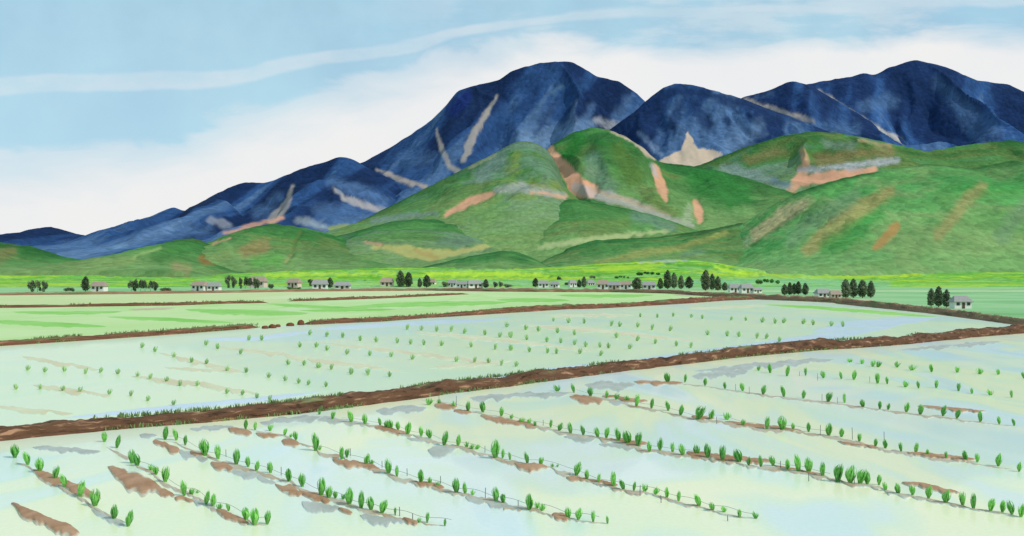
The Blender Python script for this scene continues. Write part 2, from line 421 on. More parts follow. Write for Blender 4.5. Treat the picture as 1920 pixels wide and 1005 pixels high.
for p, th in strips: ribbon('grass_strip', p, th, M_strip, 0.010, 0.0, 0.15)
for p, th in [([(240, 580), (330, 577)], 5), ([(1260, 553), (1420, 552)], 5), ([(1580, 561), (1640, 563)], 4)]: ribbon('soil_strip', p, th, M_tanland, 0.014, 0.0, 0.2)

# ------------------------------------------------------------------ earth dikes
def dike(name, pts, mat, sd, step=4.0):
    c = curve_v(pts, step)
    foot = [gpt(u, v + t * 0.42) for u, v, t in c]
    P = np.array(foot)[:, :2]
    H = np.array([t * p[1] / F * 0.80 for (u, v, t), p in zip(c, foot)])
    T = np.gradient(P, axis=0); T /= np.linalg.norm(T, axis=1)[:, None]
    N = np.stack([-T[:, 1], T[:, 0]], 1)          # away from the viewer
    N *= np.sign(N[:, 1])[:, None]
    Ls = np.concatenate([[0], np.cumsum(np.linalg.norm(np.diff(P, axis=0), axis=1))])
    prof = [(0, -0.05), (0.10, 0.22), (0.22, 0.45), (0.36, 0.68), (0.52, 0.86), (0.75, 0.97), (1.0, 1.0), (1.25, 0.98), (1.5, 0.88), (1.8, 0.5), (2.1, -0.05)]
    V = []; UV = []; Fc = []; K = len(prof)
    for i in range(len(P)):
        h = H[i]
        endf = min(1.0, (i + 0.3) / 4.0, (len(P) - 0.7 - i) / 4.0)
        for k, (a, z) in enumerate(prof):
            l = Ls[i] / max(h, 0.3)
            n = fbm(l * 0.55, k * 0.45 + sd, sd, 4) - 0.5
            n2 = fbm(l * 1.7, k * 1.1 + sd, sd + 9, 2) - 0.5
            nb_ = vnoise(l * 0.22, sd * 1.0, sd + 31)
            off = h * (a + 0.7 * n + 0.25 * n2 + 0.45 * (nb_ - 0.5))
            zz = h * endf * z * (1 + 0.5 * n + 0.25 * n2 + 0.3 * (nb_ - 0.5)) if z > 0 else -0.05
            V.append((P[i, 0] + N[i, 0] * off, P[i, 1] + N[i, 1] * off, zz))
            UV.append((Ls[i] / 1.2, k / 6.0))
    for i in range(len(P) - 1):
        for k in range(K - 1):
            a = i * K + k
            Fc.append((a, a + K, a + K + 1, a + 1))
    o = mesh_obj(name, V, Fc, mat, smooth=True)
    uvl = o.data.uv_layers.new(name='UVMap')
    li = np.empty(len(o.data.loops), dtype=np.int32); o.data.loops.foreach_get('vertex_index', li)
    uvl.data.foreach_set('uv', np.array(UV)[li].ravel())
    for i in range(len(P)):
        g_ = vnoise(Ls[i] / max(3.0, 6 * H[i]), sd * 1.0, sd + 77)
        if g_ > 0.42: tuft_spots.append((P[i], N[i], T[i], H[i], g_, P[i][1]))
    return tag(o, kind='structure')
tuft_spots = []
dike('earth_dike', D1, M_d1, 3, 2.5)
dike('earth_dike', D2a, M_d2, 11, 3)
dike('earth_dike', D2b, M_d2, 12, 3)
dike('earth_dike', D3a, M_d2, 13, 4)
dike('earth_dike', D3b, M_d2, 14, 4)
dike('earth_dike', D4, M_d4, 15, 4)

# grass growing on the dike shoulders
rg = random.Random(21); gV = []; gF = []
for P_0, N_0, T_0, h_, g_, dist in tuft_spots:
    if dist > 240: continue
    for _ in range(int(3 + 9 * (g_ - 0.42))):
        back = rg.random() < 0.75
        a_ = rg.uniform(1.15, 1.9) if back else rg.uniform(-0.05, 0.3)
        z_ = h_ * (0.9 if a_ < 1.5 else 0.45) if back else 0.0
        b_ = P_0 + N_0 * h_ * a_ + T_0 * rg.uniform(-.4, .4)
        hh = rg.uniform(0.06, 0.16) * (1 + dist / 120)
        for _k in range(4):
            an = rg.uniform(0, 6.28); w_ = hh * 0.13; ln = hh * rg.uniform(0.1, 0.7); k = len(gV)
            x_, y_ = b_[0] + rg.uniform(-.08, .08), b_[1] + rg.uniform(-.08, .08); zz = z_ - 0.02; Hh = hh * rg.uniform(0.6, 1.2)
            c_, s_ = math.cos(an), math.sin(an)
            gV += [(x_ - s_ * w_, y_ + c_ * w_, zz), (x_ + s_ * w_, y_ - c_ * w_, zz), (x_ + c_ * ln * .4 + s_ * w_ * .7, y_ + s_ * ln * .4 - c_ * w_ * .7, zz + Hh * .65), (x_ + c_ * ln * .4 - s_ * w_ * .7, y_ + s_ * ln * .4 + c_ * w_ * .7, zz + Hh * .65), (x_ + c_ * ln, y_ + s_ * ln, zz + Hh)]
            gF += [(k, k + 1, k + 2, k + 3), (k + 3, k + 2, k + 4)]
M_tuft = leaf_mat('dike_grass', base(150, 176, 112), 0.35, 0.0, 0.3)
tag(mesh_obj('dike_grass', gV, gF, M_tuft), 'short pale green grass growing along the shoulders of the brown earth dikes', 'grass', kind='stuff')

# ------------------------------------------------------------------ hills and mountains
def seg_weight(u, v, pts, soft, sd):
    """pts: (u, v, halfwidth). 1 inside, 0 outside with ragged edge"""
    best = np.full(u.shape, 1e9)
    if 1.6 < soft <= 5:      # slips thin out towards both ends
        q = [list(p_) for p_ in pts]
        q[0][2] *= 0.7; q[-1][2] *= 0.7
        pts = q
    u = u + (vnoise(u / 13.0, v / 13.0, sd + 3) - 0.5) * 5; v = v + (vnoise(u / 11.0 + 40, v / 11.0, sd + 4) - 0.5) * 4
    for (a, b_) in zip(pts[:-1], pts[1:]):
        ax, ay, ar = a; bx, by, br = b_
        dx, dy = bx - ax, by - ay; L2 = dx * dx + dy * dy + 1e-9
        t = np.clip(((u - ax) * dx + (v - ay) * dy) / L2, 0, 1)
        d = np.hypot(u - (ax + t * dx), v - (ay + t * dy)) - (ar + t * (br - ar))
        best = np.minimum(best, d)
    nz = (fbm(u / 12.0, v / 12.0, sd, 5, 0.6) - 0.54) * (2.6 + soft * 0.8) * 1.5
    return 1 - sstep(-soft, soft, best + nz)

def fr2(q):
    return np.clip(q * 6, 0, 1) * np.clip((0.985 - q) * 14, 0, 1)

def terrain(name, crest, Yc, Yf, mat, pal, patches=(), vf=512.0, p=1.45, gul=0.16, gsc=180.0, rough=0.6, sd=1, rows=170, step=2.0, backw=0.45, strata=(1, 1), palsc=120.0, alt=0.0, ridge=None):
    c = np.array(crest, float)
    us = np.arange(c[0, 0], c[-1, 0] + step, step)
    vs = np.interp(us, c[:, 0], c[:, 1])
    w = np.hanning(15); w /= w.sum()
    vs = np.convolve(np.pad(vs, 7, mode='edge'), w, 'valid')
    vs += (fbm(us / 14.0, us * 0 + sd, sd, 4) - 0.5) * rough * 4
    X = (us - 960) / F * Yc
    ec = (HV - vs) / F; ef = (HV - vf) / F
    qf = np.linspace(0, 1, rows); nb = 26
    qb = np.linspace(1, 1 + backw, nb)[1:]
    Q = np.concatenate([qf, qb])
    XX, QQ = np.meshgrid(X, Q)
    ef = np.minimum(ef, ec - 0.004)[None, :]
    EC = np.broadcast_to(ec, XX.shape)
    Yfoot = Yf + (Yc - Yf) * 0.22 * (fbm(X / (gsc * 2.2), X * 0 + 3.3, sd + 40, 3) - 0.5)
    YF = np.broadcast_to(Yfoot, XX.shape)
    YY = YF + (Yc - YF) * QQ
    fr = np.clip(QQ, 0, 1)
    g = 1 - (1 - fr) ** p
    warp = (fbm(XX / gsc * 0.7, YY / gsc * 0.5, sd + 20, 3) - 0.5) * 1.6
    rid = 1 - np.abs(2 * fbm(XX / gsc + warp, YY / (gsc * 2.6), sd + 30, 4, 0.48) - 1) * 2.2
    env = (fr ** 0.6) * (1 - fr ** 5) * 1.35
    g = g * (1 - gul * np.clip(1 - rid, 0, 1) * env)
    ZF = EYE + YY * (ef + (EC - ef) * np.clip(g, 0, 1))
    bk = np.clip((QQ - 1) / backw, 0, 1)
    ZC = EYE + Yc * EC
    Z = np.where(QQ <= 1, ZF, ZC + (-40 - ZC) * (1 - (1 - bk) ** 1.5) )
    # small relief
    Z = Z + (fbm(XX / (gsc * 0.16), YY / (gsc * 0.16), sd + 50, 3) - 0.5) * gsc * 0.05 * rough * env
    XX = np.vstack([XX[:1], XX]); YY = np.vstack([YY[:1] - 25, YY]); Z = np.vstack([np.full_like(Z[:1], -8.0), Z])
    QQ = np.vstack([QQ[:1], QQ]); warp = np.vstack([warp[:1], warp]); g = np.vstack([g[:1] * 0, g])
    for k, (pts, colour, soft, amt) in enumerate(patches):
        if soft <= 3.5 and Yc < 2000:
            wg = seg_weight(960 + F * XX / YY, HV - F * (Z - EYE) / YY, [(a_, b_, c_ + 2) for a_, b_, c_ in pts], soft + 2, sd + 70 + k)
            Z = Z - wg * amt * 0.0022 * YY * np.clip(fr2(QQ), 0, 1)
    n_r, n_c = XX.shape
    V = np.stack([XX, YY, Z], -1).reshape(-1, 3)
    idx = np.arange(n_r * n_c).reshape(n_r, n_c)
    Fc = np.stack([idx[:-1, :-1], idx[:-1, 1:], idx[1:, 1:], idx[1:, :-1]], -1).reshape(-1, 4)
    me = bpy.data.meshes.new(name)
    me.vertices.add(len(V)); me.vertices.foreach_set('co', V.ravel())
    me.loops.add(Fc.size); me.loops.foreach_set('vertex_index', Fc.ravel().astype(np.int32))
    me.polygons.add(len(Fc)); me.polygons.foreach_set('loop_start', (np.arange(len(Fc)) * 4).astype(np.int32))
    me.polygons.foreach_set('use_smooth', np.ones(len(Fc), dtype=bool))
    me.update(calc_edges=True); me.validate()
    me.materials.append(mat)
    # vegetation and soil colours, laid out on the slope
    a = np.array(pal)
    if alt:      # dark forest high up, lighter scrub and scree low down, in streaks that run down the slope
        sl = (XX - 0.55 * Z) / palsc
        n1 = fbm(sl * 2.6, (Z + 0.3 * XX) / palsc * 0.55, sd + 60, 5, 0.55)
        n1 = 0.30 + (n1 - 0.5) * 0.95 + alt * (1 - np.clip(g, 0, 1)) ** 1.3
    else: n1 = fbm(XX / palsc * strata[0] + 2 * warp, YY / palsc * strata[1] + Z / palsc, sd + 60, 4)
    t = np.clip((n1 - 0.25) / 0.5, 0, 0.9999) * (len(a) - 1)
    i0 = t.astype(int); fr_ = (t - i0)[..., None]
    colr = a[i0] * (1 - fr_) + a[np.minimum(i0 + 1, len(a) - 1)] * fr_
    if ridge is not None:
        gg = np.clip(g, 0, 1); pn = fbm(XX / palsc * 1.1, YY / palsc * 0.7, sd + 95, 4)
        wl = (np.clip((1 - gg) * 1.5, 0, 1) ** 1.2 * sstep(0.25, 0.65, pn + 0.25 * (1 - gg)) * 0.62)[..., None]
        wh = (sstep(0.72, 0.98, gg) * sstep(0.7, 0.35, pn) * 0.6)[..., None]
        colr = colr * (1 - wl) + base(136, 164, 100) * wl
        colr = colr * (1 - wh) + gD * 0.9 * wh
    U = 960 + F * XX / YY; Vp = HV - F * (Z - EYE) / YY
    veg = np.ones(XX.shape)
    for k, (pts, colour, soft, amt) in enumerate(patches):
        if soft <= 4: veg = np.minimum(veg, 1 - 0.8 * seg_weight(U, Vp, pts, soft, sd + 70 + k) * amt)
        wgt = (seg_weight(U, Vp, pts, soft, sd + 70 + k) * amt * (QQ <= 1.02))[..., None]
        colr = colr * (1 - wgt) + np.array(colour) * wgt
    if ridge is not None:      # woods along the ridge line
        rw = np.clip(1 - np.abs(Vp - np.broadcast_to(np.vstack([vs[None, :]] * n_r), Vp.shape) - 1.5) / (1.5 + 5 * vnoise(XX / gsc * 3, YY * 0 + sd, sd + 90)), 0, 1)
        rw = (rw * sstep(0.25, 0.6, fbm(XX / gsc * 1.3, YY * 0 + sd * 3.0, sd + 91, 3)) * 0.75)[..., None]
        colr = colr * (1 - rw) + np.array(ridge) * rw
    set_col(me, colr.reshape(-1, 3), alpha=veg.reshape(-1))
    o = bpy.data.objects.new(name, me); COL.objects.link(o)
    return tag(o, kind='structure')

navy = base(28, 50, 88); navy2 = base(42, 72, 114); slate = base(80, 110, 148); pale = base(114, 142, 174); ultr = base(28, 46, 108)
rock = base(158, 150, 142); sand = base(206, 182, 158); cream = base(206, 200, 192)
mpal = [navy * 0.8, navy, navy2, navy2 * 1.15, slate * 0.85, slate, pale * 0.9]
gD = base(50, 108, 52); gM = base(74, 130, 66); gO = base(104, 124, 66); gL = base(128, 162, 98); gB = base(108, 136, 112); gG = base(130, 146, 136); pink = base(218, 160, 126); tan = base(176, 152, 106); brn = base(138, 116, 76); lil = base(178, 178, 180); yel = base(150, 160, 70)

# the blue range
terrain('mountain', [(1180, 330), (1300, 230), (1400, 186), (1510, 158), (1600, 143), (1622, 136), (1637, 142), (1668, 126), (1715, 112), (1770, 124), (1830, 150), (1890, 158), (1960, 190), (2080, 230), (2300, 290)], 4800, 2900, M_mount, [c_ * 1.3 for c_ in mpal],
        [([(1535, 170, 3), (1570, 195, 5), (1610, 222, 6), (1690, 268, 9)], rock, 3, 0.85), ([(1560, 185, 2), (1620, 226, 3), (1690, 262, 4)], cream, 2, 0.6), ([(1620, 200, 10), (1668, 190, 14)], slate, 10, 0.6), ([(1760, 150, 8), (1800, 200, 16), (1850, 250, 30)], slate, 12, 0.6)],
        vf=470, p=1.15, gul=0.30, gsc=420, alt=0.30, sd=101, palsc=500, rows=150, strata=(1.4, 0.5))
terrain('mountain', [(1240, 320), (1320, 235), (1390, 183), (1440, 170), (1485, 151), (1520, 160), (1570, 190), (1640, 232), (1720, 275), (1800, 310)], 4400, 2800, M_mount, [c_ * 1.22 for c_ in mpal],
        [([(1395, 187, 3), (1440, 200, 4), (1480, 214, 5), (1525, 228, 6)], rock, 3, 0.85), ([(1400, 250, 20), (1500, 250, 16), (1600, 245, 12)], slate, 14, 0.7), ([(1420, 182, 4), (1450, 176, 5)], slate, 4, 0.4)],
        vf=470, p=1.15, gul=0.28, gsc=380, alt=0.34, sd=102, palsc=450, rows=130, strata=(1.4, 0.5))
terrain('mountain', [(420, 430), (520, 370), (600, 335), (680, 304), (740, 272), (800, 232), (830, 205), (858, 170), (900, 158), (936, 151), (958, 133), (1010, 118), (1050, 115), (1074, 116), (1100, 132), (1120, 144), (1160, 152), (1195, 176), (1215, 196), (1260, 240), (1330, 300), (1420, 350)], 4200, 2600, M_mount, mpal,
        [([(932, 178, 2), (915, 208, 5), (895, 240, 6), (880, 270, 8), (868, 300, 8)], rock, 2.5, 0.9), ([(821, 242, 2), (826, 270, 4), (834, 292, 5), (845, 312, 6), (860, 322, 7)], rock, 2.5, 0.9), ([(705, 317, 2), (740, 332, 5), (800, 352, 5)], base(176, 160, 146), 2.5, 0.85),
         ([(875, 180, 10), (850, 205, 12)], ultr, 8, 0.7), ([(990, 265, 18), (1060, 250, 18), (1100, 236, 12)], pale, 16, 0.75), ([(960, 290, 12), (1010, 270, 12)], pale, 10, 0.6), ([(950, 200, 10), (935, 240, 10)], navy2, 10, 0.6),
         ([(1080, 190, 3), (1065, 230, 5)], pale, 5, 0.5), ([(1055, 160, 3), (1035, 175, 4)], base(96, 124, 136), 4, 0.6), ([(1110, 200, 5), (1090, 240, 8)], slate, 7, 0.6), ([(1180, 190, 10), (1160, 220, 12)], slate, 10, 0.7), ([(1010, 160, 6), (985, 200, 8)], navy, 8, 0.7), ([(1040, 195, 5), (1005, 250, 6)], navy, 6, 0.7), ([(760, 300, 14), (820, 300, 10)], slate, 14, 0.5), ([(1120, 226, 6), (1160, 240, 8)], lil, 6, 0.5)],
        vf=470, p=1.12, gul=0.30, gsc=380, alt=0.34, sd=103, palsc=420, rows=200, strata=(1.5, 0.45))
terrain('mountain', [(1060, 330), (1120, 262), (1165, 226), (1195, 205), (1215, 186), (1240, 166), (1268, 156), (1300, 159), (1340, 170), (1390, 184), (1430, 201), (1480, 217), (1530, 238), (1600, 262), (1700, 300)], 3800, 2500, M_mount, [navy, navy2, slate * 0.8, slate, slate, slate * 1.1, pale],
        [([(1215, 195, 6), (1270, 170, 8), (1330, 176, 7), (1400, 196, 6), (1460, 212, 5), (1500, 228, 4)], navy, 5, 0.85), ([(1300, 190, 8), (1320, 225, 12), (1328, 236, 8)], navy, 6, 0.8), ([(1278, 190, 8), (1264, 225, 8), (1262, 240, 6)], navy, 6, 0.7), ([(1350, 190, 6), (1390, 212, 4)], navy, 4, 0.8), ([(1362, 225, 9), (1366, 232, 8)], navy, 5, 0.8),
         ([(1340, 247, 4), (1342, 249, 4)], navy, 3, 0.5), ([(1362, 253, 4), (1378, 254, 4)], navy, 3, 0.5), ([(1210, 205, 6), (1200, 225, 7)], navy, 5, 0.7), ([(1400, 215, 5), (1430, 222, 5), (1465, 228, 4)], navy * 0.9, 3, 0.8),
         ([(1290, 247, 1), (1291, 264, 8), (1292, 284, 17), (1293, 302, 27)], sand, 1.5, 1.0), ([(1240, 302, 3), (1268, 296, 12), (1293, 298, 18), (1320, 294, 13), (1352, 290, 4)], sand, 1.5, 1.0), ([(1240, 250, 6), (1232, 280, 10)], slate, 8, 0.6), ([(1420, 240, 14), (1370, 275, 16)], pale, 12, 0.5), ([(1200, 250, 4), (1240, 290, 6)], base(140, 160, 190), 5, 0.6)],
        vf=470, p=1.12, gul=0.20, gsc=300, alt=0.34, sd=104, palsc=320, rows=160, strata=(1.5, 0.5))
terrain('mountain', [(-500, 470), (-300, 440), (-160, 452), (-60, 428), (20, 446), (90, 424), (150, 440), (200, 448), (238, 432), (270, 413), (305, 396), (325, 387), (345, 396), (390, 377), (430, 350), (460, 341), (500, 343), (540, 327), (560, 318), (600, 306), (640, 293), (665, 300), (700, 320), (760, 348), (830, 372), (920, 410)], 3500, 2100, M_mount, mpal,
        [([(550, 350, 3), (540, 372, 5), (530, 392, 9), (510, 412, 12)], rock, 3, 0.8), ([(626, 350, 2), (645, 372, 5), (680, 384, 6), (720, 392, 6)], base(170, 164, 160), 3, 0.85), ([(395, 410, 8), (415, 418, 8), (430, 425, 6)], base(140, 146, 158), 4, 0.7), ([(250, 455, 12), (330, 440, 9), (390, 432, 8)], slate, 8, 0.7),
         ([(620, 340, 8), (690, 365, 12), (720, 380, 12)], slate, 8, 0.7), ([(600, 395, 14), (660, 400, 14)], slate, 12, 0.6), ([(480, 400, 10), (500, 390, 12), (520, 370, 8)], slate, 10, 0.6), ([(420, 438, 4), (470, 424, 4), (530, 410, 5)], pink, 3, 0.7), ([(560, 412, 10), (610, 425, 8)], base(150, 160, 166), 5, 0.7), ([(240, 478, 5), (300, 468, 5), (360, 455, 5)], base(170, 160, 158), 4, 0.7), ([(120, 470, 14), (200, 470, 12)], slate, 10, 0.6), ([(620, 428, 5), (650, 424, 5)], yel, 4, 0.8)],
        vf=500, p=1.12, gul=0.30, gsc=300, alt=0.42, sd=105, palsc=330, rows=150, strata=(1.5, 0.5))

# the green hills, far to near
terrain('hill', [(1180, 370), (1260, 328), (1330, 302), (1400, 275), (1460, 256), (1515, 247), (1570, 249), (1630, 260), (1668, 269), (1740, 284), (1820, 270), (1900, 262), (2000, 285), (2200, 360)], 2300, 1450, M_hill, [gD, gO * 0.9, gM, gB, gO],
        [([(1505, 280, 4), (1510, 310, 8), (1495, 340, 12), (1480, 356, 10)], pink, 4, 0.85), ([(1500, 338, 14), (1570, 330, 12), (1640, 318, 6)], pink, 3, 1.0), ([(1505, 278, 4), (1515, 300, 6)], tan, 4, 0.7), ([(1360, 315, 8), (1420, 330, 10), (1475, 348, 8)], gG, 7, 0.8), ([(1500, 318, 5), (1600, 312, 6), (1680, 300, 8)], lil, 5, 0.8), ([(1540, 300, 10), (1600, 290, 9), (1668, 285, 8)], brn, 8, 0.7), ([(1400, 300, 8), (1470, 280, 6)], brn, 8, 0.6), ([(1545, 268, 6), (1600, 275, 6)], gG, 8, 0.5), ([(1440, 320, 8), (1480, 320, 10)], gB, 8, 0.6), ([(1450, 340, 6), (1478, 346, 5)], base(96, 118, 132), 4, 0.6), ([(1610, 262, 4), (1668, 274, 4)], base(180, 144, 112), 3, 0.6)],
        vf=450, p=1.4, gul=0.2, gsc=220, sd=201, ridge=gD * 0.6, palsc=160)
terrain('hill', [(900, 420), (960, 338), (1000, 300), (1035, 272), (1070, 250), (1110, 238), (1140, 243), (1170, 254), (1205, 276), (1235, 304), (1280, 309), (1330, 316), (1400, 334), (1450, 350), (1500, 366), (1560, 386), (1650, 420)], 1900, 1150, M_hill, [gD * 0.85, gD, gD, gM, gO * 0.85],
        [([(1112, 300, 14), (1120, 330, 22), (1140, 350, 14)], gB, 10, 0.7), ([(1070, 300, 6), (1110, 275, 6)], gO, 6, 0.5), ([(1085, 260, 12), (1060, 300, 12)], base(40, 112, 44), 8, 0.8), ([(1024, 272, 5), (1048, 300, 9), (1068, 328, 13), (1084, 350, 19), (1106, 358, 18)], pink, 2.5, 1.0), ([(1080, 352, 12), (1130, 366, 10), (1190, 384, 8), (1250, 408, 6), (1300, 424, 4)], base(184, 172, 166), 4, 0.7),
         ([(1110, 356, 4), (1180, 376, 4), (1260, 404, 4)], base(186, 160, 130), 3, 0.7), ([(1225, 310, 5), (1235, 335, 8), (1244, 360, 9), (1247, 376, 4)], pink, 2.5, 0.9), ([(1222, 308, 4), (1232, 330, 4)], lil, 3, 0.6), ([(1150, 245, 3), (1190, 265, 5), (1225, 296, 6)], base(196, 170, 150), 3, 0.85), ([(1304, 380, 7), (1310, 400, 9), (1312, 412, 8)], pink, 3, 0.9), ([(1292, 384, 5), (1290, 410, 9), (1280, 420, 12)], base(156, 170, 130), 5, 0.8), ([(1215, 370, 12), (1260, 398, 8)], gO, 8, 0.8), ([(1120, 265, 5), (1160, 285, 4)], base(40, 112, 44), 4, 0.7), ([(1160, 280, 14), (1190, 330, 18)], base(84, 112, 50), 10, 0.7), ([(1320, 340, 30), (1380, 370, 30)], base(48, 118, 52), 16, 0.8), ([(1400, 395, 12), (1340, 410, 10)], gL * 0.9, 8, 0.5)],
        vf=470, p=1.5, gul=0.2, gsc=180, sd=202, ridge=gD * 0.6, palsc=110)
terrain('hill', [(540, 470), (640, 432), (700, 402), (760, 372), (820, 342), (880, 310), (930, 286), (960, 268), (980, 264), (1005, 267), (1025, 280), (1050, 318), (1075, 350), (1105, 372), (1180, 398), (1260, 430)], 1700, 1050, M_hill, [gM * 0.9, gO, gM, gB, gO * 0.95],
        [([(835, 404, 4), (860, 388, 6), (890, 374, 8), (925, 364, 6)], pink, 3, 0.95), ([(930, 358, 6), (980, 350, 10), (1030, 360, 8), (1060, 366, 8)], base(168, 168, 164), 5, 0.65), ([(1000, 362, 4), (1060, 368, 5)], pink, 3, 0.7), ([(1012, 275, 6), (1045, 325, 10), (1055, 345, 8)], base(96, 120, 92), 8, 0.7), ([(900, 330, 10), (940, 300, 12)], gG, 9, 0.7), ([(970, 290, 8), (960, 320, 10)], yel * 0.8, 9, 0.5), ([(700, 415, 6), (760, 404, 5), (820, 400, 5)], gG, 5, 0.7), ([(760, 390, 10), (850, 350, 10)], base(84, 134, 72), 10, 0.6), ([(880, 315, 3), (930, 289, 3)], base(170, 160, 130), 2.5, 0.6), ([(1000, 345, 6), (1040, 352, 8)], yel * 0.7, 8, 0.6), ([(990, 300, 10), (1030, 330, 12)], gB, 12, 0.6)],
        vf=480, p=1.55, gul=0.18, gsc=170, sd=203, ridge=gD * 0.6, palsc=120)
terrain('hill', [(780, 440), (835, 408), (870, 388), (905, 370), (935, 359), (965, 356), (1000, 360), (1050, 370), (1100, 386), (1160, 420)], 1450, 1050, M_hill, [gM, gO, gM * 1.05, gO * 0.9, gD],
        [([(880, 412, 5), (905, 416, 5), (940, 428, 5), (952, 424, 8)], pink, 3, 0.85), ([(955, 418, 7), (985, 400, 5), (1020, 388, 5)], base(176, 150, 112), 5, 0.8), ([(950, 362, 8), (1000, 366, 8)], gD, 6, 0.7), ([(1000, 390, 10), (1040, 378, 8)], brn, 8, 0.5), ([(920, 400, 12), (960, 390, 12)], base(130, 136, 80), 10, 0.6)],
        vf=490, p=1.6, gul=0.12, gsc=120, sd=204, ridge=gD * 0.6, palsc=80)
terrain('hill', [(900, 470), (945, 435), (980, 412), (1010, 394), (1040, 380), (1075, 373), (1120, 380), (1180, 392), (1230, 404), (1275, 420), (1330, 445)], 1300, 950, M_hill, [gM * 0.95, gM, gM, gO, gM * 1.05],
        [([(965, 440, 12), (980, 455, 12), (1000, 460, 10)], gL, 8, 0.6), ([(990, 468, 4), (1060, 456, 5), (1120, 446, 4), (1200, 438, 4), (1260, 430, 3)], base(176, 186, 128), 3.5, 0.85), ([(1230, 415, 10), (1190, 405, 10), (1260, 425, 8)], gB, 6, 0.7), ([(1100, 430, 10), (1170, 420, 10)], gO, 10, 0.6), ([(1010, 410, 10), (1040, 395, 10)], base(58, 128, 60), 10, 0.7)],
        vf=495, p=1.6, gul=0.10, gsc=120, sd=205, ridge=gD * 0.6, palsc=90)
terrain('hill', [(560, 500), (620, 446), (680, 430), (730, 416), (780, 410), (830, 412), (890, 421), (940, 432), (958, 446), (985, 470), (1020, 500)], 1230, 900, M_hill, [gD * 1.05, gM * 0.9, gB * 0.75, gD * 1.1, gM],
        [([(700, 463, 4), (760, 470, 9), (810, 478, 12), (850, 474, 5), (900, 464, 4), (960, 455, 4)], base(178, 172, 104), 3, 0.9), ([(780, 470, 4), (820, 484, 6)], base(172, 146, 88), 4, 0.7), ([(830, 452, 10), (880, 452, 10)], gB * 0.85, 8, 0.6), ([(690, 455, 4), (715, 460, 4)], pink, 3, 0.6), ([(940, 468, 4), (968, 455, 5)], base(186, 160, 124), 3, 0.7)],
        vf=500, p=1.6, gul=0.12, gsc=110, sd=206, ridge=gD * 0.6, palsc=80)
terrain('hill', [(240, 520), (330, 484), (400, 455), (440, 438), (480, 424), (512, 419), (550, 424), (600, 433), (650, 448), (710, 466), (760, 482), (820, 497), (900, 512)], 1080, 800, M_hill, [gD, gM * 0.9, gD * 1.1, gM, gO],
        [([(460, 470, 10), (490, 460, 14)], brn * 1.15, 8, 0.7), ([(545, 478, 3), (555, 450, 4), (562, 436, 4)], gO * 0.8, 3, 0.7), ([(535, 490, 3), (545, 478, 3)], tan, 3, 0.7), ([(420, 450, 3), (440, 480, 5), (460, 500, 4)], gL * 0.9, 4, 0.7), ([(580, 470, 14), (660, 480, 14)], base(92, 122, 70), 12, 0.7), ([(640, 458, 5), (700, 476, 6), (760, 490, 6)], base(46, 104, 48), 4, 0.7), ([(600, 437, 2), (660, 456, 2)], gD * 0.7, 2, 0.6), ([(480, 490, 10), (520, 488, 10)], base(92, 168, 70), 8, 0.5), ([(400, 458, 3), (430, 448, 3)], pink, 2.5, 0.6)],
        vf=508, p=1.65, gul=0.12, gsc=100, sd=207, ridge=gD * 0.6, palsc=70)
terrain('hill', [(-500, 440), (-380, 455), (-250, 485), (-120, 470), (-20, 452), (60, 462), (130, 484), (190, 490), (240, 483), (290, 466), (330, 450), (352, 446), (375, 450), (410, 465), (450, 485), (500, 505), (560, 516)], 930, 700, M_hill, [gD * 1.1, gM * 0.95, gM, gD * 1.15, gO],
        [([(380, 485, 8), (398, 488, 9)], base(146, 104, 60), 6, 0.75), ([(330, 500, 8), (350, 505, 8)], tan * 0.9, 6, 0.5), ([(300, 480, 14), (340, 470, 12)], base(62, 118, 54), 10, 0.6), ([(250, 482, 3), (300, 466, 3)], base(160, 180, 110), 2.5, 0.5), ([(20, 470, 10), (-20, 490, 14)], brn, 10, 0.5)],
        vf=508, p=1.65, gul=0.12, gsc=90, sd=208, ridge=gD * 0.6, palsc=60)
terrain('hill', [(960, 512), (1010, 488), (1060, 466), (1110, 451), (1160, 448), (1220, 445), (1280, 438), (1340, 428), (1390, 418), (1440, 425), (1500, 450)], 1020, 800, M_hill, [gM * 0.9, gO, gM, gD * 1.1, gO * 1.05],
        [([(1120, 492, 5), (1200, 476, 6), (1270, 466, 6), (1360, 436, 5)], base(150, 152, 84), 5, 0.8), ([(1060, 498, 4), (1130, 500, 4)], gL, 4, 0.6), ([(1280, 480, 5), (1320, 470, 5)], gB, 5, 0.6), ([(1300, 436, 4), (1390, 424, 4)], gL * 0.9, 4, 0.5), ([(1100, 470, 12), (1170, 466, 8)], base(66, 130, 64), 8, 0.6)],
        vf=505, p=1.6, gul=0.10, gsc=90, sd=209, ridge=gD * 0.6, palsc=60, strata=(0.6, 1.6))
terrain('hill', [(740, 514), (800, 500), (850, 487), (900, 477), (940, 470), (970, 472), (1000, 484), (1030, 500), (1060, 514)], 860, 720, M_hill, [gD, gD * 1.1, gM * 0.9, gD * 0.9],
        [([(860, 490, 8), (920, 486, 8)], gD * 1.25, 8, 0.5)], vf=508, p=1.6, gul=0.08, gsc=80, sd=210, ridge=gD * 0.6, palsc=50)
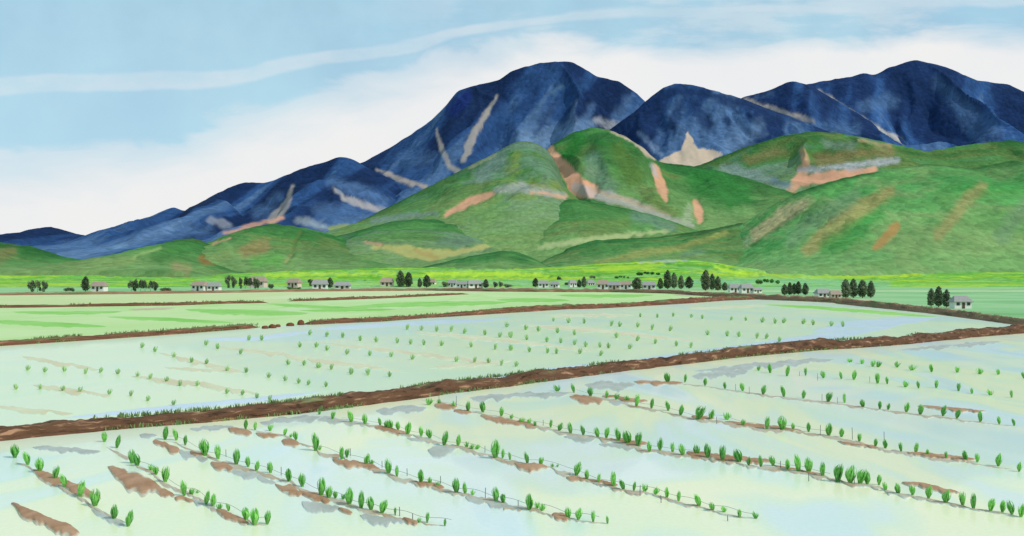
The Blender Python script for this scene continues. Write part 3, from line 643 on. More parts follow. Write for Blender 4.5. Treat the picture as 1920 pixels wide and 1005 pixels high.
terrain('hill', [(1270, 512), (1310, 486), (1345, 455), (1380, 428), (1420, 402), (1460, 378), (1500, 358), (1550, 342), (1610, 327), (1668, 318), (1740, 306), (1820, 316), (1900, 300), (2000, 320), (2150, 380), (2300, 420)], 1000, 680, M_hill, [base(78, 152, 76), base(90, 150, 78), base(92, 164, 88), gL * 0.95, base(96, 156, 84)],
        [([(1385, 466, 5), (1430, 432, 13), (1470, 404, 15), (1520, 374, 10)], base(186, 170, 124), 5, 0.85), ([(1320, 486, 8), (1370, 470, 12), (1400, 452, 8)], base(140, 176, 116), 8, 0.75), ([(1515, 468, 12), (1565, 428, 20), (1620, 388, 17), (1665, 362, 10)], base(164, 152, 94), 7, 0.85), ([(1480, 450, 12), (1540, 405, 14), (1600, 368, 12)], base(116, 146, 104), 10, 0.7), ([(1640, 466, 7), (1655, 452, 9), (1680, 424, 11)], base(182, 136, 80), 4, 0.85), ([(1560, 460, 20), (1610, 430, 16), (1650, 400, 10)], base(62, 144, 66), 10, 0.7), ([(1440, 490, 10), (1560, 488, 10), (1668, 480, 10)], base(112, 164, 96), 8, 0.6), ([(1408, 462, 2), (1460, 424, 3), (1500, 396, 2)], gD * 0.8, 2, 0.5), ([(1520, 372, 6), (1580, 352, 6)], base(96, 160, 84), 6, 0.6), ([(1440, 470, 8), (1470, 450, 8)], base(66, 140, 68), 8, 0.6), ([(1760, 440, 10), (1800, 390, 12), (1840, 350, 8)], base(156, 146, 92), 7, 0.75), ([(1880, 440, 14), (1920, 390, 14)], base(116, 146, 104), 10, 0.7)],
        vf=508, p=1.55, gul=0.10, gsc=130, sd=211, ridge=gD * 0.6, palsc=90, strata=(1.8, 0.5))
# rising yellow-green meadow behind the village
yg = base(176, 208, 60); gr = base(104, 172, 64); lg = base(140, 190, 104); pg = base(152, 196, 140)
mead_p = [([(200, 514, 3), (330, 518, 3), (420, 516, 3)], base(120, 160, 70), 3, 0.7), ([(500, 516, 3), (620, 514, 3), (740, 512, 3)], yg * 1.1, 3, 0.8), ([(620, 521, 3), (720, 520, 3)], base(96, 172, 44), 3, 0.8), ([(800, 515, 3), (960, 514, 4), (1030, 518, 3)], yg * 1.1, 3, 0.9), ([(1090, 508, 4), (1180, 502, 5), (1240, 497, 5)], yg, 4, 0.8), ([(1020, 510, 3), (1120, 514, 4)], base(100, 170, 60), 3, 0.7), ([(1250, 494, 3), (1330, 500, 3), (1400, 514, 3)], base(84, 156, 58), 3, 0.8),
          ([(1340, 502, 3), (1380, 511, 4), (1420, 515, 3)], yg * 1.15, 3, 0.9), ([(1440, 510, 3), (1560, 508, 2), (1700, 506, 2)], base(92, 156, 66), 2, 0.8), ([(1510, 521, 4), (1600, 517, 4), (1700, 514, 4)], yg, 3, 0.8), ([(1280, 530, 6), (1480, 530, 8), (1660, 535, 8)], base(136, 190, 140), 6, 0.7), ([(640, 532, 5), (900, 532, 5), (1200, 530, 5)], base(150, 194, 140), 5, 0.6), ([(380, 528, 5), (600, 528, 5)], base(140, 190, 120), 5, 0.5),
          ([(860, 503, 2), (950, 501, 2)], lil, 2, 0.5), ([(1200, 491, 2), (1290, 487, 2)], lil, 2, 0.6)]
terrain('meadow', [(-500, 512), (-100, 511), (240, 513), (400, 513), (480, 512), (560, 507), (700, 503), (860, 501), (1000, 502), (1060, 500), (1120, 494), (1190, 491), (1260, 486), (1310, 488), (1360, 496), (1400, 504), (1500, 507), (1668, 505), (1800, 503), (2000, 506), (2300, 508)], 760, 470, M_mead, [gr, yg, gr * 1.05, lg, yg * 0.9],
        mead_p, vf=537, p=1.3, gul=0.04, gsc=60, sd=301, palsc=40, rows=120, strata=(0.35, 1.3), rough=0.5)

# ------------------------------------------------------------------ trees
def leaf_cloud(n, sampler, size, seed):
    rnd = random.Random(seed); V = []; Fc = []
    for i in range(n):
        p, up = sampler(rnd)
        s = size * rnd.uniform(0.6, 1.4)
        d = Vector((rnd.gauss(0, 1), rnd.gauss(0, 1), rnd.gauss(0, 0.6) + up)).normalized()
        e = d.cross(Vector((rnd.gauss(0, 1), rnd.gauss(0, 1), rnd.gauss(0, 1)))).normalized()
        p = Vector(p); k = len(V)
        V += [p - d * s, p + e * s * 0.5, p + d * s, p - e * s * 0.5]
        Fc.append((k, k + 1, k + 2, k + 3))
    return V, Fc

def trunk_mesh(h, r, seed, limbs=5):
    rnd = random.Random(seed); V = []; Fc = []
    def tube(a, b_, r0, r1, n=7, seg=4):
        a = Vector(a); b_ = Vector(b_); ax = (b_ - a).normalized()
        s = ax.orthogonal().normalized(); t = ax.cross(s)
        k0 = len(V)
        for j in range(seg + 1):
            f = j / seg; c = a.lerp(b_, f) + Vector((rnd.gauss(0, .04), rnd.gauss(0, .04), 0)) * r0 * 4 * (0 < j < seg)
            for i in range(n):
                an = 2 * math.pi * i / n
                V.append(c + (s * math.cos(an) + t * math.sin(an)) * (r0 + (r1 - r0) * f))
        for j in range(seg):
            for i in range(n):
                p = k0 + j * n; Fc.append((p + i, p + (i + 1) % n, p + n + (i + 1) % n, p + n + i))
    tube((0, 0, -0.05), (0, 0, h), r, r * 0.25)
    for i in range(limbs):
        z = h * rnd.uniform(0.25, 0.8); an = rnd.uniform(0, 6.28); L = h * rnd.uniform(0.1, 0.18)
        tube((0, 0, z), (math.cos(an) * L, math.sin(an) * L, z + L * 1.2), r * 0.4, r * 0.1, 5, 2)
    return V, Fc

def spire_sampler(w, top=1.0, low=0.07, seed=0):
    rr = random.Random(seed); ph = [rr.uniform(0, 6.28) for _ in range(4)]
    def f(rnd):
        while True:
            z = rnd.random()
            prof = (math.sin(math.pi * min(1, 0.06 + 0.94 * z ** 0.85)) ** 0.55) * (1 - 0.22 * z)
            if rnd.random() < prof + 0.12: break
        a = rnd.uniform(0, 6.28); r = w * prof * math.sqrt(rnd.random()) * (1 + 0.16 * math.sin(3 * a + ph[0] + z * 9) + 0.12 * math.sin(5 * a + z * 17 + ph[1]))
        return (r * math.cos(a), r * math.sin(a), low + (top - low) * z), 1.0
    return f
def round_sampler(w, low=0.04, seed=0):
    rr = random.Random(seed)
    cl = [(rr.uniform(-.55, .55) * w, rr.uniform(-.55, .55) * w, rr.uniform(low + .14, 0.8), rr.uniform(.16, .26)) for _ in range(9)]
    def f(rnd):
        c = rnd.choice(cl); v = Vector((rnd.gauss(0, 1), rnd.gauss(0, 1), rnd.gauss(0, 1))).normalized() * c[3] * rnd.random() ** 0.4
        return (c[0] + v.x * w * 2.1, c[1] + v.y * w * 2.1, min(1.0, max(low * .7, c[2] + v.z))), 0.2
    return f
def bush_sampler(w, seed=0):
    rr = random.Random(seed)
    cl = [(rr.uniform(-.7, .7) * w, rr.uniform(-.3, .3) * w, rr.uniform(.25, .65), rr.uniform(.25, .36)) for _ in range(8)]
    def f(rnd):
        c = rnd.choice(cl); v = Vector((rnd.gauss(0, 1), rnd.gauss(0, 1), rnd.gauss(0, 1))).normalized() * c[3] * rnd.random() ** 0.4
        return (c[0] + v.x * 1.1, c[1] + v.y, max(0.0, c[2] + v.z)), 0.2
    return f

proto_mesh = {}
def pm(key, V, Fc, mat):
    me = bpy.data.meshes.new(key); me.from_pydata([tuple(v) for v in V], [], Fc); me.update(); me.materials.append(mat); return me
for k in range(4):
    V, Fc = leaf_cloud(1300, spire_sampler(0.19, seed=k), 0.042, 40 + k); proto_mesh[('spire', k)] = pm('spire_crown', V, Fc, M_tree)
    V, Fc = leaf_cloud(1200, round_sampler(0.34, seed=k), 0.055, 60 + k); proto_mesh[('round', k)] = pm('round_crown', V, Fc, M_tree)
    V, Fc = leaf_cloud(700, bush_sampler(0.8, seed=k), 0.095, 80 + k); proto_mesh[('bush', k)] = pm('bush_leaves', V, Fc, M_bushm)
    V, Fc = leaf_cloud(1400, bush_sampler(2.4, seed=k + 9), 0.13, 90 + k); proto_mesh[('hedge', k)] = pm('hedge_leaves', V, Fc, M_hedge)
    V, Fc = trunk_mesh(0.86, 0.022, k); proto_mesh[('trunk', k)] = pm('trunk', V, Fc, M_bark)

def plant_tree(kind, u, vt, vb, wpx, label, grp=None, name=None, ground_z=None, dist=None, cat='tree'):
    x, y, _ = gpt(u, vb) if dist is None else ((u - 960) / F * dist, dist, 0)
    z0 = -0.06 if dist is None else EYE - (vb - HV) / F * dist
    h = (vb - vt) / F * y; k = random.randrange(4)
    wn = {'spire': 0.34, 'round': 0.74, 'bush': 1.9, 'hedge': 4.6}[kind]
    sx = (wpx * 1.06 / F * y) / (wn * h)
    if kind in ('bush', 'hedge'):
        o = bpy.data.objects.new(name or kind, proto_mesh[(kind, k)]); COL.objects.link(o)
        o.location = (x, y, z0); o.rotation_euler = (0, 0, random.uniform(-.15, .15)); o.scale = (sx * h, max(sx, .7) * h, h)
    else:
        o = empty(name or ('cypress_tree' if kind == 'spire' else 'round_tree'), (x, y, z0), random.uniform(0, 6.28))
        o.scale = (sx * h, sx * h, h)
        for part, key in (('crown', (kind, k)), ('trunk', ('trunk', k))):
            c = bpy.data.objects.new(part, proto_mesh[key]); COL.objects.link(c); c.parent = o
    return tag(o, label, cat, grp)

ordw = ['first', 'second', 'third', 'fourth', 'fifth', 'sixth', 'seventh', 'eighth', 'ninth', 'tenth', 'eleventh', 'twelfth', 'thirteenth', 'fourteenth', 'fifteenth', 'sixteenth', 'seventeenth', 'eighteenth', 'nineteenth', 'twentieth']
def ordinal(i):
    if i < 20: return ordw[i]
    t = {2: 'twenty', 3: 'thirty', 4: 'forty', 5: 'fifty', 6: 'sixty'}[(i + 1) // 10]
    r = (i + 1) % 10
    return (t[:-1] + 'ieth') if r == 0 else t + '-' + ordw[r - 1]

TG = 'dark trees along the village edge'
def grove(kind, items, text):
    for i, (u, vt, vb, w) in enumerate(items):
        plant_tree(kind, u, vt, vb, w, text % ordinal(i), TG)
grove('round', [(246, 521, 546, 12), (255, 522, 546, 11), (263, 523, 546, 11), (272, 524, 546, 11), (282, 525, 546, 12), (293, 526, 545, 13)], 'dark round tree, %s from the left in the grove before the leftmost green hill')
grove('round', [(427, 514, 540, 12), (439, 516, 540, 13), (451, 519, 541, 10), (460, 518, 541, 10), (469, 519, 541, 10), (478, 519, 541, 10), (485, 521, 541, 9)], 'dark bushy tree, %s from the left in the grove right of the paired houses')
plant_tree('round', 582, 522, 538, 13, 'short dark round tree beside the hedged white cottage', TG)
plant_tree('spire', 619, 520, 540, 11, 'dark narrow tree between the round white house and the low long house', TG)
plant_tree('round', 667, 521, 534, 13, 'squat dark tree on the slope right of the low long house', TG)
plant_tree('round', 687, 524, 535, 10, 'smallest dark tree, between the squat tree and the pink walled house', TG)
plant_tree('spire', 751, 507, 538, 15, 'taller left tree of the big dark pair right of the pink house', TG)
plant_tree('spire', 766, 510, 538, 14, 'right tree of the big dark pair right of the pink house', TG)
plant_tree('spire', 787, 521, 539, 8, 'thin short dark tree between the big pair and a broader tree', TG)
plant_tree('spire', 800, 515, 539, 14, 'broad dark leaning tree just right of the thin short tree', TG)
plant_tree('round', 874, 513, 529, 18, 'wide dark tree rising behind the two linked white houses', TG)
plant_tree('spire', 911, 523, 540, 10, 'dark upright tree at the right end of the linked white houses', TG)
plant_tree('spire', 1004, 521, 538, 11, 'dark upright tree left of the grey roofed cottage in the centre', TG)
plant_tree('round', 1050, 517, 535, 13, 'dark tree with a bare lower trunk behind the low dark roof', TG)
plant_tree('spire', 1086, 524, 539, 8, 'shorter left tree of the close pair near the village centre', TG)
plant_tree('spire', 1095, 518, 539, 9, 'taller right tree of the close pair near the village centre', TG)
plant_tree('spire', 1194, 520, 543, 18, 'wide cone shaped dark tree between two white houses', TG)
grove('spire', [(1238, 521, 542, 10), (1252, 506, 542, 14), (1264, 511, 541, 12), (1277, 516, 542, 11), (1292, 518, 541, 14)], 'tall dark cypress, %s from the left in the row of five below the meadow')
grove('spire', [(1323, 506, 545, 16), (1335, 513, 544, 11), (1346, 518, 545, 12), (1359, 529, 545, 10)], 'dark cypress, %s from the left in the four stepping down in height')
grove('spire', [(1471, 532, 553, 11), (1481, 529, 553, 9), (1489, 531, 552, 10), (1497, 527, 552, 11), (1510, 530, 553, 11)], 'short dark cypress, %s from the left in the tight clump before the right hill')
grove('spire', [(1586, 523, 559, 16), (1600, 522, 558, 15), (1617, 524, 558, 16), (1633, 526, 558, 13)], 'tall dark cypress, %s from the left in the four on the brown bank at right')
grove('spire', [(1746, 540, 574, 13), (1760, 536, 575, 15), (1775, 542, 576, 13)], 'dark cypress, %s from the left in the three near the right edge')
grove('round', [(58, 524, 547, 13), (70, 521, 547, 14), (84, 525, 547, 12)], 'dark round tree, %s from the left in the three at the far left edge')
plant_tree('spire', 160, 518, 546, 13, 'lone dark tree beside the leftmost small house', TG)
BG = 'low bushes in the village'
for u, vt, vb, w, l in [(311, 537, 547, 22, 'low dark bush at the right end of the leftmost grove'), (508, 531, 541, 16, 'small dark bush right of the long grove'), (836, 526, 538, 17, 'small dark bush left of the linked white houses'),
                        (930, 526, 539, 12, 'left bush of the dark pair right of the linked houses'), (940, 526, 538, 12, 'right bush of the dark pair right of the linked houses'), (954, 531, 539, 22, 'flat wide bush trailing right of the dark bush pair'),
                        (1063, 528, 537, 16, 'flat dark bush right of the tree with the bare trunk'), (1111, 515, 523, 14, 'small dark bush above the tiny dark roofed house'), (130, 537, 547, 20, 'low dark bush left of the leftmost small house')]:
    plant_tree('bush', u, vt, vb if vb > 530 else vb, w, l, BG, 'bush', cat='bush', dist=None if vb > 530 else 520)
for u, vt, vb, w, l in [(556, 537, 543, 40, 'long low green hedge in front of the hedged white cottage')]:
    plant_tree('hedge', u, vt, vb, w, l, None, 'hedge', cat='hedge')
for u, vt, vb, w, l, d in [(1216, 508, 516, 50, 'dark green hedge on the yellow meadow above the row of five cypresses', 560), (1440, 521, 532, 50, 'dark green hedge on the slope right of the stepped cypresses', 440), (1166, 516, 522, 30, 'thin dark hedge above the row of white houses', 520)]:
    plant_tree('hedge', u, vt, vb, w, l, None, 'hedge', cat='hedge', dist=d)

# ------------------------------------------------------------------ houses
def box(V, Fc, x0, x1, y0, y1, z0, z1):
    k = len(V)
    V += [(x0, y0, z0), (x1, y0, z0), (x1, y1, z0), (x0, y1, z0), (x0, y0, z1), (x1, y0, z1), (x1, y1, z1), (x0, y1, z1)]
    Fc += [(k, k + 3, k + 2, k + 1), (k + 4, k + 5, k + 6, k + 7), (k, k + 1, k + 5, k + 4), (k + 1, k + 2, k + 6, k + 5), (k + 2, k + 3, k + 7, k + 6), (k + 3, k, k + 4, k + 7)]
def house(u, vt, vb, wpx, wallm, roofm, label, rz=0.0, hip=0.12, nwin=2):
    x, y, _ = gpt(u, vb)
    w = wpx / F * y * 1.15; h = (vb - vt) / F * y * 1.22; d = w * 0.6; hw = h * 0.66
    o = tag(empty('small_house', (x, y, -0.06), rz), label, 'house', 'small houses of the village')
    V = []; Fc = []
    box(V, Fc, -w / 2, w / 2, 0, d, 0, hw)
    k = len(V)   # gable ends
    V += [(-w / 2, 0, hw), (-w / 2, d, hw), (-w / 2 + w * hip, d / 2, h * 0.93), (w / 2, 0, hw), (w / 2, d, hw), (w / 2 - w * hip, d / 2, h * 0.93)]
    Fc += [(k, k + 2, k + 1), (k + 3, k + 4, k + 5)]
    mesh_obj('wall', V, Fc, wallm, o)
    ov = 0.09 * w; t = 0.14
    zo = hw - (h - hw) * ov / (d / 2)
    e = w / 2 + ov * 0.8; rg = w / 2 - w * hip * 0.6
    V = [(-e, -ov, zo), (e, -ov, zo), (rg, d / 2, h), (-rg, d / 2, h), (-e, d + ov, zo), (e, d + ov, zo)]
    V += [(a, b_, c - t) for a, b_, c in V]
    Fc = [(0, 1, 2, 3), (3, 2, 5, 4), (0, 3, 4), (1, 5, 2), (6, 9, 8, 7), (9, 10, 11, 8), (6, 10, 9), (7, 8, 11), (0, 6, 7, 1), (4, 5, 11, 10), (0, 4, 10, 6), (1, 7, 11, 5)]
    mesh_obj('roof', V, Fc, roofm, o)
    V = []; Fc = []; box(V, Fc, -w * 0.06, w * 0.10, -0.05, 0.0 - 0.003, 0.02, hw * 0.72); mesh_obj('door', V, Fc, M_wood, o)
    for s in ((-0.3, 0.32) if nwin == 2 else (0.3,)):
        V = []; Fc = []; box(V, Fc, w * (s - 0.09), w * (s + 0.09), -0.04, -0.003, hw * 0.38, hw * 0.74); mesh_obj('window', V, Fc, M_glass, o)
    return o
W, P_, Dk, Br = M_wallw, M_wallp, M_roofd, M_roofb
for a in [(370, 530, 545, 24, W, Br, 'white house with brown roof, left of a pair in front of green hills'), (399, 532, 545, 20, W, Dk, 'white house with grey roof, right of the pair left of the long grove'),
          (480, 522, 539, 26, P_, Br, 'pinkish house half hidden behind the long grove of bushy trees'), (808, 525, 537, 13, W, Br, 'tiny white house right of the broad leaning tree'), (847, 527, 538, 14, W, Dk, 'small white house between the dark bush and the linked houses'), (1075, 527, 538, 12, W, Dk, 'tiny white house left of the close tree pair'),
          (548, 525, 539, 20, P_, Br, 'pinkish cottage standing behind a low green hedge'), (599, 527, 544, 23, W, Dk, 'broad white house with grey roof left of the dark narrow tree'), (641, 531, 543, 26, W, Dk, 'long low house with wide grey roof right of the narrow tree'),
          (725, 524, 538, 21, P_, Br, 'pink walled house left of the big dark tree pair'), (865, 529, 540, 18, W, Dk, 'left white house of the linked two under the wide dark tree'), (892, 528, 540, 24, W, Dk, 'right wider white house of the linked two under the wide dark tree'),
          (1019, 528, 539, 17, W, Dk, 'grey roofed cottage right of the upright tree in the centre'), (1039, 530, 539, 14, W, Dk, 'low dark roofed hut before the tree with bare trunk'), (1109, 527, 537, 12, W, Dk, 'tiny dark roofed house right of the close tree pair'),
          (1130, 528, 542, 20, W, Br, 'white house with brown roof, left of three in the centre row'), (1151, 530, 543, 19, P_, Dk, 'pinkish house in the middle of three in the centre row'), (1173, 529, 542, 19, W, Br, 'white house right of three, beside the cone shaped tree'),
          (1217, 530, 543, 22, W, Dk, 'white house with dark roof between cone tree and row of cypresses'), (1379, 535, 548, 18, W, Dk, 'white house with dark roof, left of three right of stepped cypresses'), (1402, 535, 549, 20, W, Dk, 'widest white house, middle of three right of stepped cypresses'),
          (1421, 540, 549, 16, W, Dk, 'smallest white house, right of three right of stepped cypresses'), (1546, 544, 559, 22, W, Dk, 'white house with dark roof left of the pale hut on the brown bank'), (1568, 547, 560, 17, P_, Br, 'pale hut with brown roof beside the four tall right cypresses'),
          (182, 531, 546, 22, W, Br, 'leftmost small white house beside the lone dark tree'), (1806, 558, 578, 28, W, Dk, 'white house with dark roof right of the three cypresses at right edge')]:
    house(*a, rz=random.uniform(-0.35, 0.35), hip=random.choice([0.06, 0.14, 0.2]))

# ------------------------------------------------------------------ stones in the gap of the far dike
def stone(u, v, wpx, hpx, label):
    x, y, _ = gpt(u, v)
    bm = bmesh.new(); bmesh.ops.create_icosphere(bm, subdivisions=3, radius=1)
    sx = wpx / F * y / 2; sz = hpx / F * y / 2
    for vv in bm.verts:
        n_ = float(fbm(vv.co.x * 1.6 + u, vv.co.y * 1.6 + vv.co.z * 2.2, int(u), 3)) - 0.5
        k = 1 + 0.45 * n_
        vv.co = Vector((vv.co.x * sx * k, vv.co.y * sx * k, max(-0.3, vv.co.z * k) * sz))
    me = bpy.data.meshes.new('earth_clod'); bm.to_mesh(me); bm.free(); me.materials.append(M_clod)
    me.polygons.foreach_set('use_smooth', [True] * len(me.polygons))
    o = bpy.data.objects.new('earth_clod', me); COL.objects.link(o); o.location = (x, y, sz * 0.3)
    tag(o, label, 'earth clod', 'clods closing the gap in the far dike')
M_clod = plain_mat('clod_earth', base(118, 72, 52), 0.25, 0.95, 1.2)
for i, a in enumerate([(497, 616, 12, 9), (511, 615, 14, 11), (521, 613, 10, 8), (544, 611, 15, 10), (564, 609, 13, 14)]):
    stone(*a, ['reddish earth clod nearest the broken end of the left dike', 'long reddish clod just right of the clod at the dike end', 'smallest reddish clod in the middle of the dike gap', 'wide dark brown clod right of the smallest clod', 'tall dark brown clod touching the right dike'][i])

# ------------------------------------------------------------------ rice
def rice_mesh(seed, n, wid, lean=0.0, oval=1.0, bw=0.02):
    """unit-high clump of curved blades, widest at mid height"""
    rnd = random.Random(seed); V = []; Fc = []
    for i in range(n):
        a = rnd.uniform(0, 6.28); rb = rnd.random() ** 0.5 * 0.25 * wid; H = rnd.uniform(0.62, 1.0)
        out = wid * rnd.uniform(0.25, 1.0); tip = rnd.uniform(-0.15, 0.55) if oval > .5 else rnd.uniform(0.6, 1.3)
        side = Vector((-math.sin(a), math.cos(a), 0)); w = bw * rnd.uniform(0.7, 1.3); k = len(V)
        tw = rnd.uniform(-.8, .8)
        S = 5
        for j in range(S + 1):
            f = j / S
            r = rb + (out - rb) * math.sin(min(1, f * 1.25) * math.pi / 2) * (1 if f < .75 else 1 - (f - .75) * 4 * (1 - tip) * .8)
            c = Vector((math.cos(a) * r + lean * f * f, math.sin(a) * r, H * f))
            sd = (Matrix.Rotation(tw * f, 3, 'Z') @ side) * w * (1 - 0.9 * f ** 2.2)
            V += [c - sd, c + sd]
        for j in range(S):
            q = k + 2 * j; Fc.append((q, q + 1, q + 3, q + 2))
    return V, Fc
rice_protos = {}
for k in range(7):
    V, Fc = rice_mesh(100 + k, 44, 0.21 + 0.03 * (k % 3), lean=[0, .1, -.1, .04, -.05, .15, -.15][k], bw=0.048)
    rice_protos[('tall', k)] = pm('rice_blades', V, Fc, M_rice)
    V, Fc = rice_mesh(120 + k, 22, 0.5, lean=[0, .15, -.1, .1, 0, .25, -.2][k], oval=0.0, bw=0.075)
    rice_protos[('low', k)] = pm('rice_blades', V, Fc, M_rice)
    V, Fc = rice_mesh(140 + k, 20, 0.42, lean=[0, .15, -.1, .1, 0, .25, .2][k], bw=0.085)
    rice_protos[('far', k)] = pm('seedling_blades', V, Fc, M_rice2)

A_ = [(C5, 88, 487, 570), (C5, 122, 510, 585), (C5, 203, 575, 612), (C5, 232, 585, 638), (C5, 287, 592, 682), (C5, 399, 670, 765), (C5, 446, 718, 757), (C5, 481, 732, 748), (C5, 530, 742, 820), (C5, 570, 755, 830), (C5, 612, 808, 848), (C5, 665, 808, 855), (C5, 772, 828, 910), (C5, 821, 840, 940), (C5, 896, 858, 935)]
B_ = [(C5, 286, 350, 428), (C5, 353, 368, 432), (C5, 406, 405, 462), (C5, 524, 428, 525), (C5, 603, 463, 545), (C5, 712, 478, 580), (C5, 783, 535, 592), (C5, 832, 555, 618), (C5, 917, 560, 628), (C5, 1026, 600, 682), (C5, 1106, 628, 710),
      (C6, 70, 650, 765), (C6, 117, 708, 780), (C6, 156, 733, 780), (C6, 202, 748, 785), (C6, 240, 725, 820), (C6, 311, 742, 842), (C6, 370, 770, 850), (C6, 436, 795, 870), (C6, 514, 832, 880), (C6, 657, 893, 925), (C6, 705, 867, 925), (C6, 811, 900, 945)]
Cc = [(C5, 768, 310, 365), (C5, 825, 320, 370), (C5, 915, 335, 375), (C5, 1000, 362, 405), (C5, 1037, 388, 415), (C5, 1070, 380, 432), (C6, 35, 385, 495), (C6, 62, 455, 490), (C6, 195, 478, 545), (C6, 225, 480, 535), (C6, 340, 512, 580), (C6, 370, 545, 578), (C6, 473, 540, 635), (C6, 525, 580, 650), (C6, 667, 610, 690), (C6, 720, 655, 700), (C6, 770, 680, 712),
      (C6, 880, 655, 750), (C6, 933, 685, 755), (C6, 978, 722, 760), (C6, 1117, 710, 800), (C6, 1162, 755, 808), (C7, 12, 750, 810), (C7, 167, 758, 850), (C7, 212, 803, 840), (C7, 245, 812, 852), (C7, 402, 838, 900), (C7, 462, 845, 908), (C7, 550, 852, 922), (C7, 635, 885, 930)]
Dd = [(C6, 60, 252, 278), (C6, 138, 258, 308), (C6, 250, 258, 325), (C6, 333, 278, 340), (C6, 424, 298, 345), (C6, 458, 310, 360), (C6, 487, 312, 365), (C6, 532, 322, 372), (C6, 590, 320, 400), (C6, 668, 352, 408), (C6, 722, 360, 420), (C6, 805, 380, 465), (C6, 890, 402, 468), (C6, 942, 438, 475), (C6, 972, 455, 488), (C6, 1003, 455, 485), (C6, 1114, 440, 540),
      (C7, 8, 485, 540), (C7, 52, 505, 550), (C7, 155, 498, 575), (C7, 237, 530, 582), (C7, 305, 568, 595), (C7, 335, 577, 592), (C7, 449, 560, 645), (C7, 512, 605, 670), (C7, 580, 635, 690), (C7, 673, 620, 710), (C7, 730, 660, 730), (C7, 792, 685, 735), (C7, 856, 698, 738), (C7, 921, 715, 755), (C7, 989, 718, 780), (C7, 1061, 735, 795), (C7, 1182, 752, 830),
      (C8, 116, 805, 855), (C8, 184, 822, 862), (C8, 276, 842, 895), (C8, 372, 862, 900)]
Ee = [(C6, 715, 180, 220), (C6, 778, 188, 215), (C6, 863, 198, 235), (C6, 948, 200, 262), (C6, 1038, 205, 265), (C6, 1148, 232, 290), (C7, 60, 272, 305), (C7, 122, 292, 330), (C7, 165, 298, 335), (C7, 203, 318, 350), (C7, 295, 308, 355), (C7, 346, 330, 378), (C7, 416, 330, 395), (C7, 490, 345, 402), (C7, 577, 352, 415), (C7, 628, 360, 422), (C7, 698, 368, 440), (C7, 756, 375, 455), (C7, 820, 395, 470), (C7, 887, 440, 505), (C7, 950, 420, 492), (C7, 1026, 445, 505), (C7, 1086, 450, 525), (C7, 1170, 455, 520),
      (C8, 87, 458, 540), (C8, 175, 470, 560), (C8, 275, 485, 565), (C8, 330, 535, 585), (C8, 405, 525, 595), (C8, 477, 520, 585), (C8, 565, 545, 610), (C8, 628, 515, 620), (C8, 692, 540, 625), (C8, 774, 570, 648), (C8, 866, 585, 680), (C8, 940, 590, 690), (C8, 997, 612, 695), (C8, 1040, 622, 695), (C8, 1110, 642, 700), (C8, 1150, 680, 735)]
Ff = [(C7, 335, 98, 138), (C7, 434, 95, 148), (C7, 534, 118, 170), (C7, 630, 135, 180), (C7, 688, 152, 188), (C7, 748, 168, 200), (C7, 808, 162, 232), (C7, 898, 182, 242), (C7, 997, 198, 255), (C7, 1071, 222, 285), (C7, 1178, 232, 310), (C8, 103, 252, 308), (C8, 202, 268, 308), (C8, 295, 305, 345), (C8, 440, 295, 368), (C8, 533, 282, 370), (C8, 598, 330, 372), (C8, 690, 325, 382), (C8, 810, 335, 405), (C8, 887, 358, 412), (C8, 993, 392, 442), (C8, 1088, 420, 470), (C8, 1148, 430, 480)]
Gg = [(C7, 995, 28, 88), (C7, 1098, 35, 85), (C8, 70, 58, 105), (C8, 190, 82, 125), (C8, 296, 88, 138), (C8, 417, 98, 160), (C8, 541, 105, 172), (C8, 658, 128, 182), (C8, 806, 150, 205), (C8, 906, 152, 208), (C8, 1015, 182, 235), (C8, 1115, 200, 245), (C8, 1165, 208, 250)]
Hh = [(C8, 390, -15, 15), (C8, 460, -20, 30), (C8, 560, -10, 48), (C8, 672, -2, 45), (C8, 779, 18, 60), (C8, 886, 20, 65), (C8, 960, 18, 70), (C8, 1102, 35, 92), (C8, 1160, 52, 95)]
Ii = [(C4, 1480, 860, 900), (C4, 1590, 868, 915), (C4, 1690, 880, 940), (C4, 1740, 880, 945)]
def px(lst): return [(fn(x, b_)[0], fn(x, t)[1], fn(x, b_)[1]) for fn, x, t, b_ in lst]
rows = [px(r) for r in (A_, B_, Cc, Dd, Ee, Ff, Gg, Hh, Ii)]
rnd = random.Random(5)
# beyond the surveyed strip: rows run on to the left dike foot and to the right edge of the view
rows[0] = [(u, 835 + (u - 212) * 0.46 + rnd.uniform(-3, 3) - h, 835 + (u - 212) * 0.46 + rnd.uniform(-2, 2)) for u, h in ((196, 20), (219, 22))] + rows[0]
lead = [(u, 858 + (u - 30) * 0.62 - h + rnd.uniform(-2, 2), 858 + (u - 30) * 0.62 + rnd.uniform(-2, 2)) for u, h in ((28, 24), (52, 22), (74, 26), (103, 30), (121, 26), (150, 28), (178, 32), (214, 26), (240, 30))]
def extend(r, u1, slope, du, h):
    u0, t0, b0 = r[-1]; u = u0 + du
    while u < u1:
        bb = b0 + (u - u0) * slope + rnd.uniform(-2.5, 2.5)
        r.append((u, bb - h * rnd.uniform(0.75, 1.15), bb)); u += du * rnd.uniform(0.7, 1.35)
extend(rows[4], 1925, 0.19, 24, 26); extend(rows[5], 1925, 0.165, 30, 20); extend(rows[6], 1925, 0.135, 34, 17); extend(rows[7], 1925, 0.10, 34, 15); extend(rows[8], 1925, 0.07, 36, 13)
rows = [lead] + rows
RICE = 'rice clumps planted in the near paddy'
rname = ['outermost row at bottom left', 'second row from bottom left', 'third row from bottom left', 'fourth row from bottom left', 'fifth row from bottom left', 'sixth row from bottom left', 'fourth row from far right', 'third row from far right', 'second row from far right', 'short row nearest the far right dike']
count = 0
row_pos = []
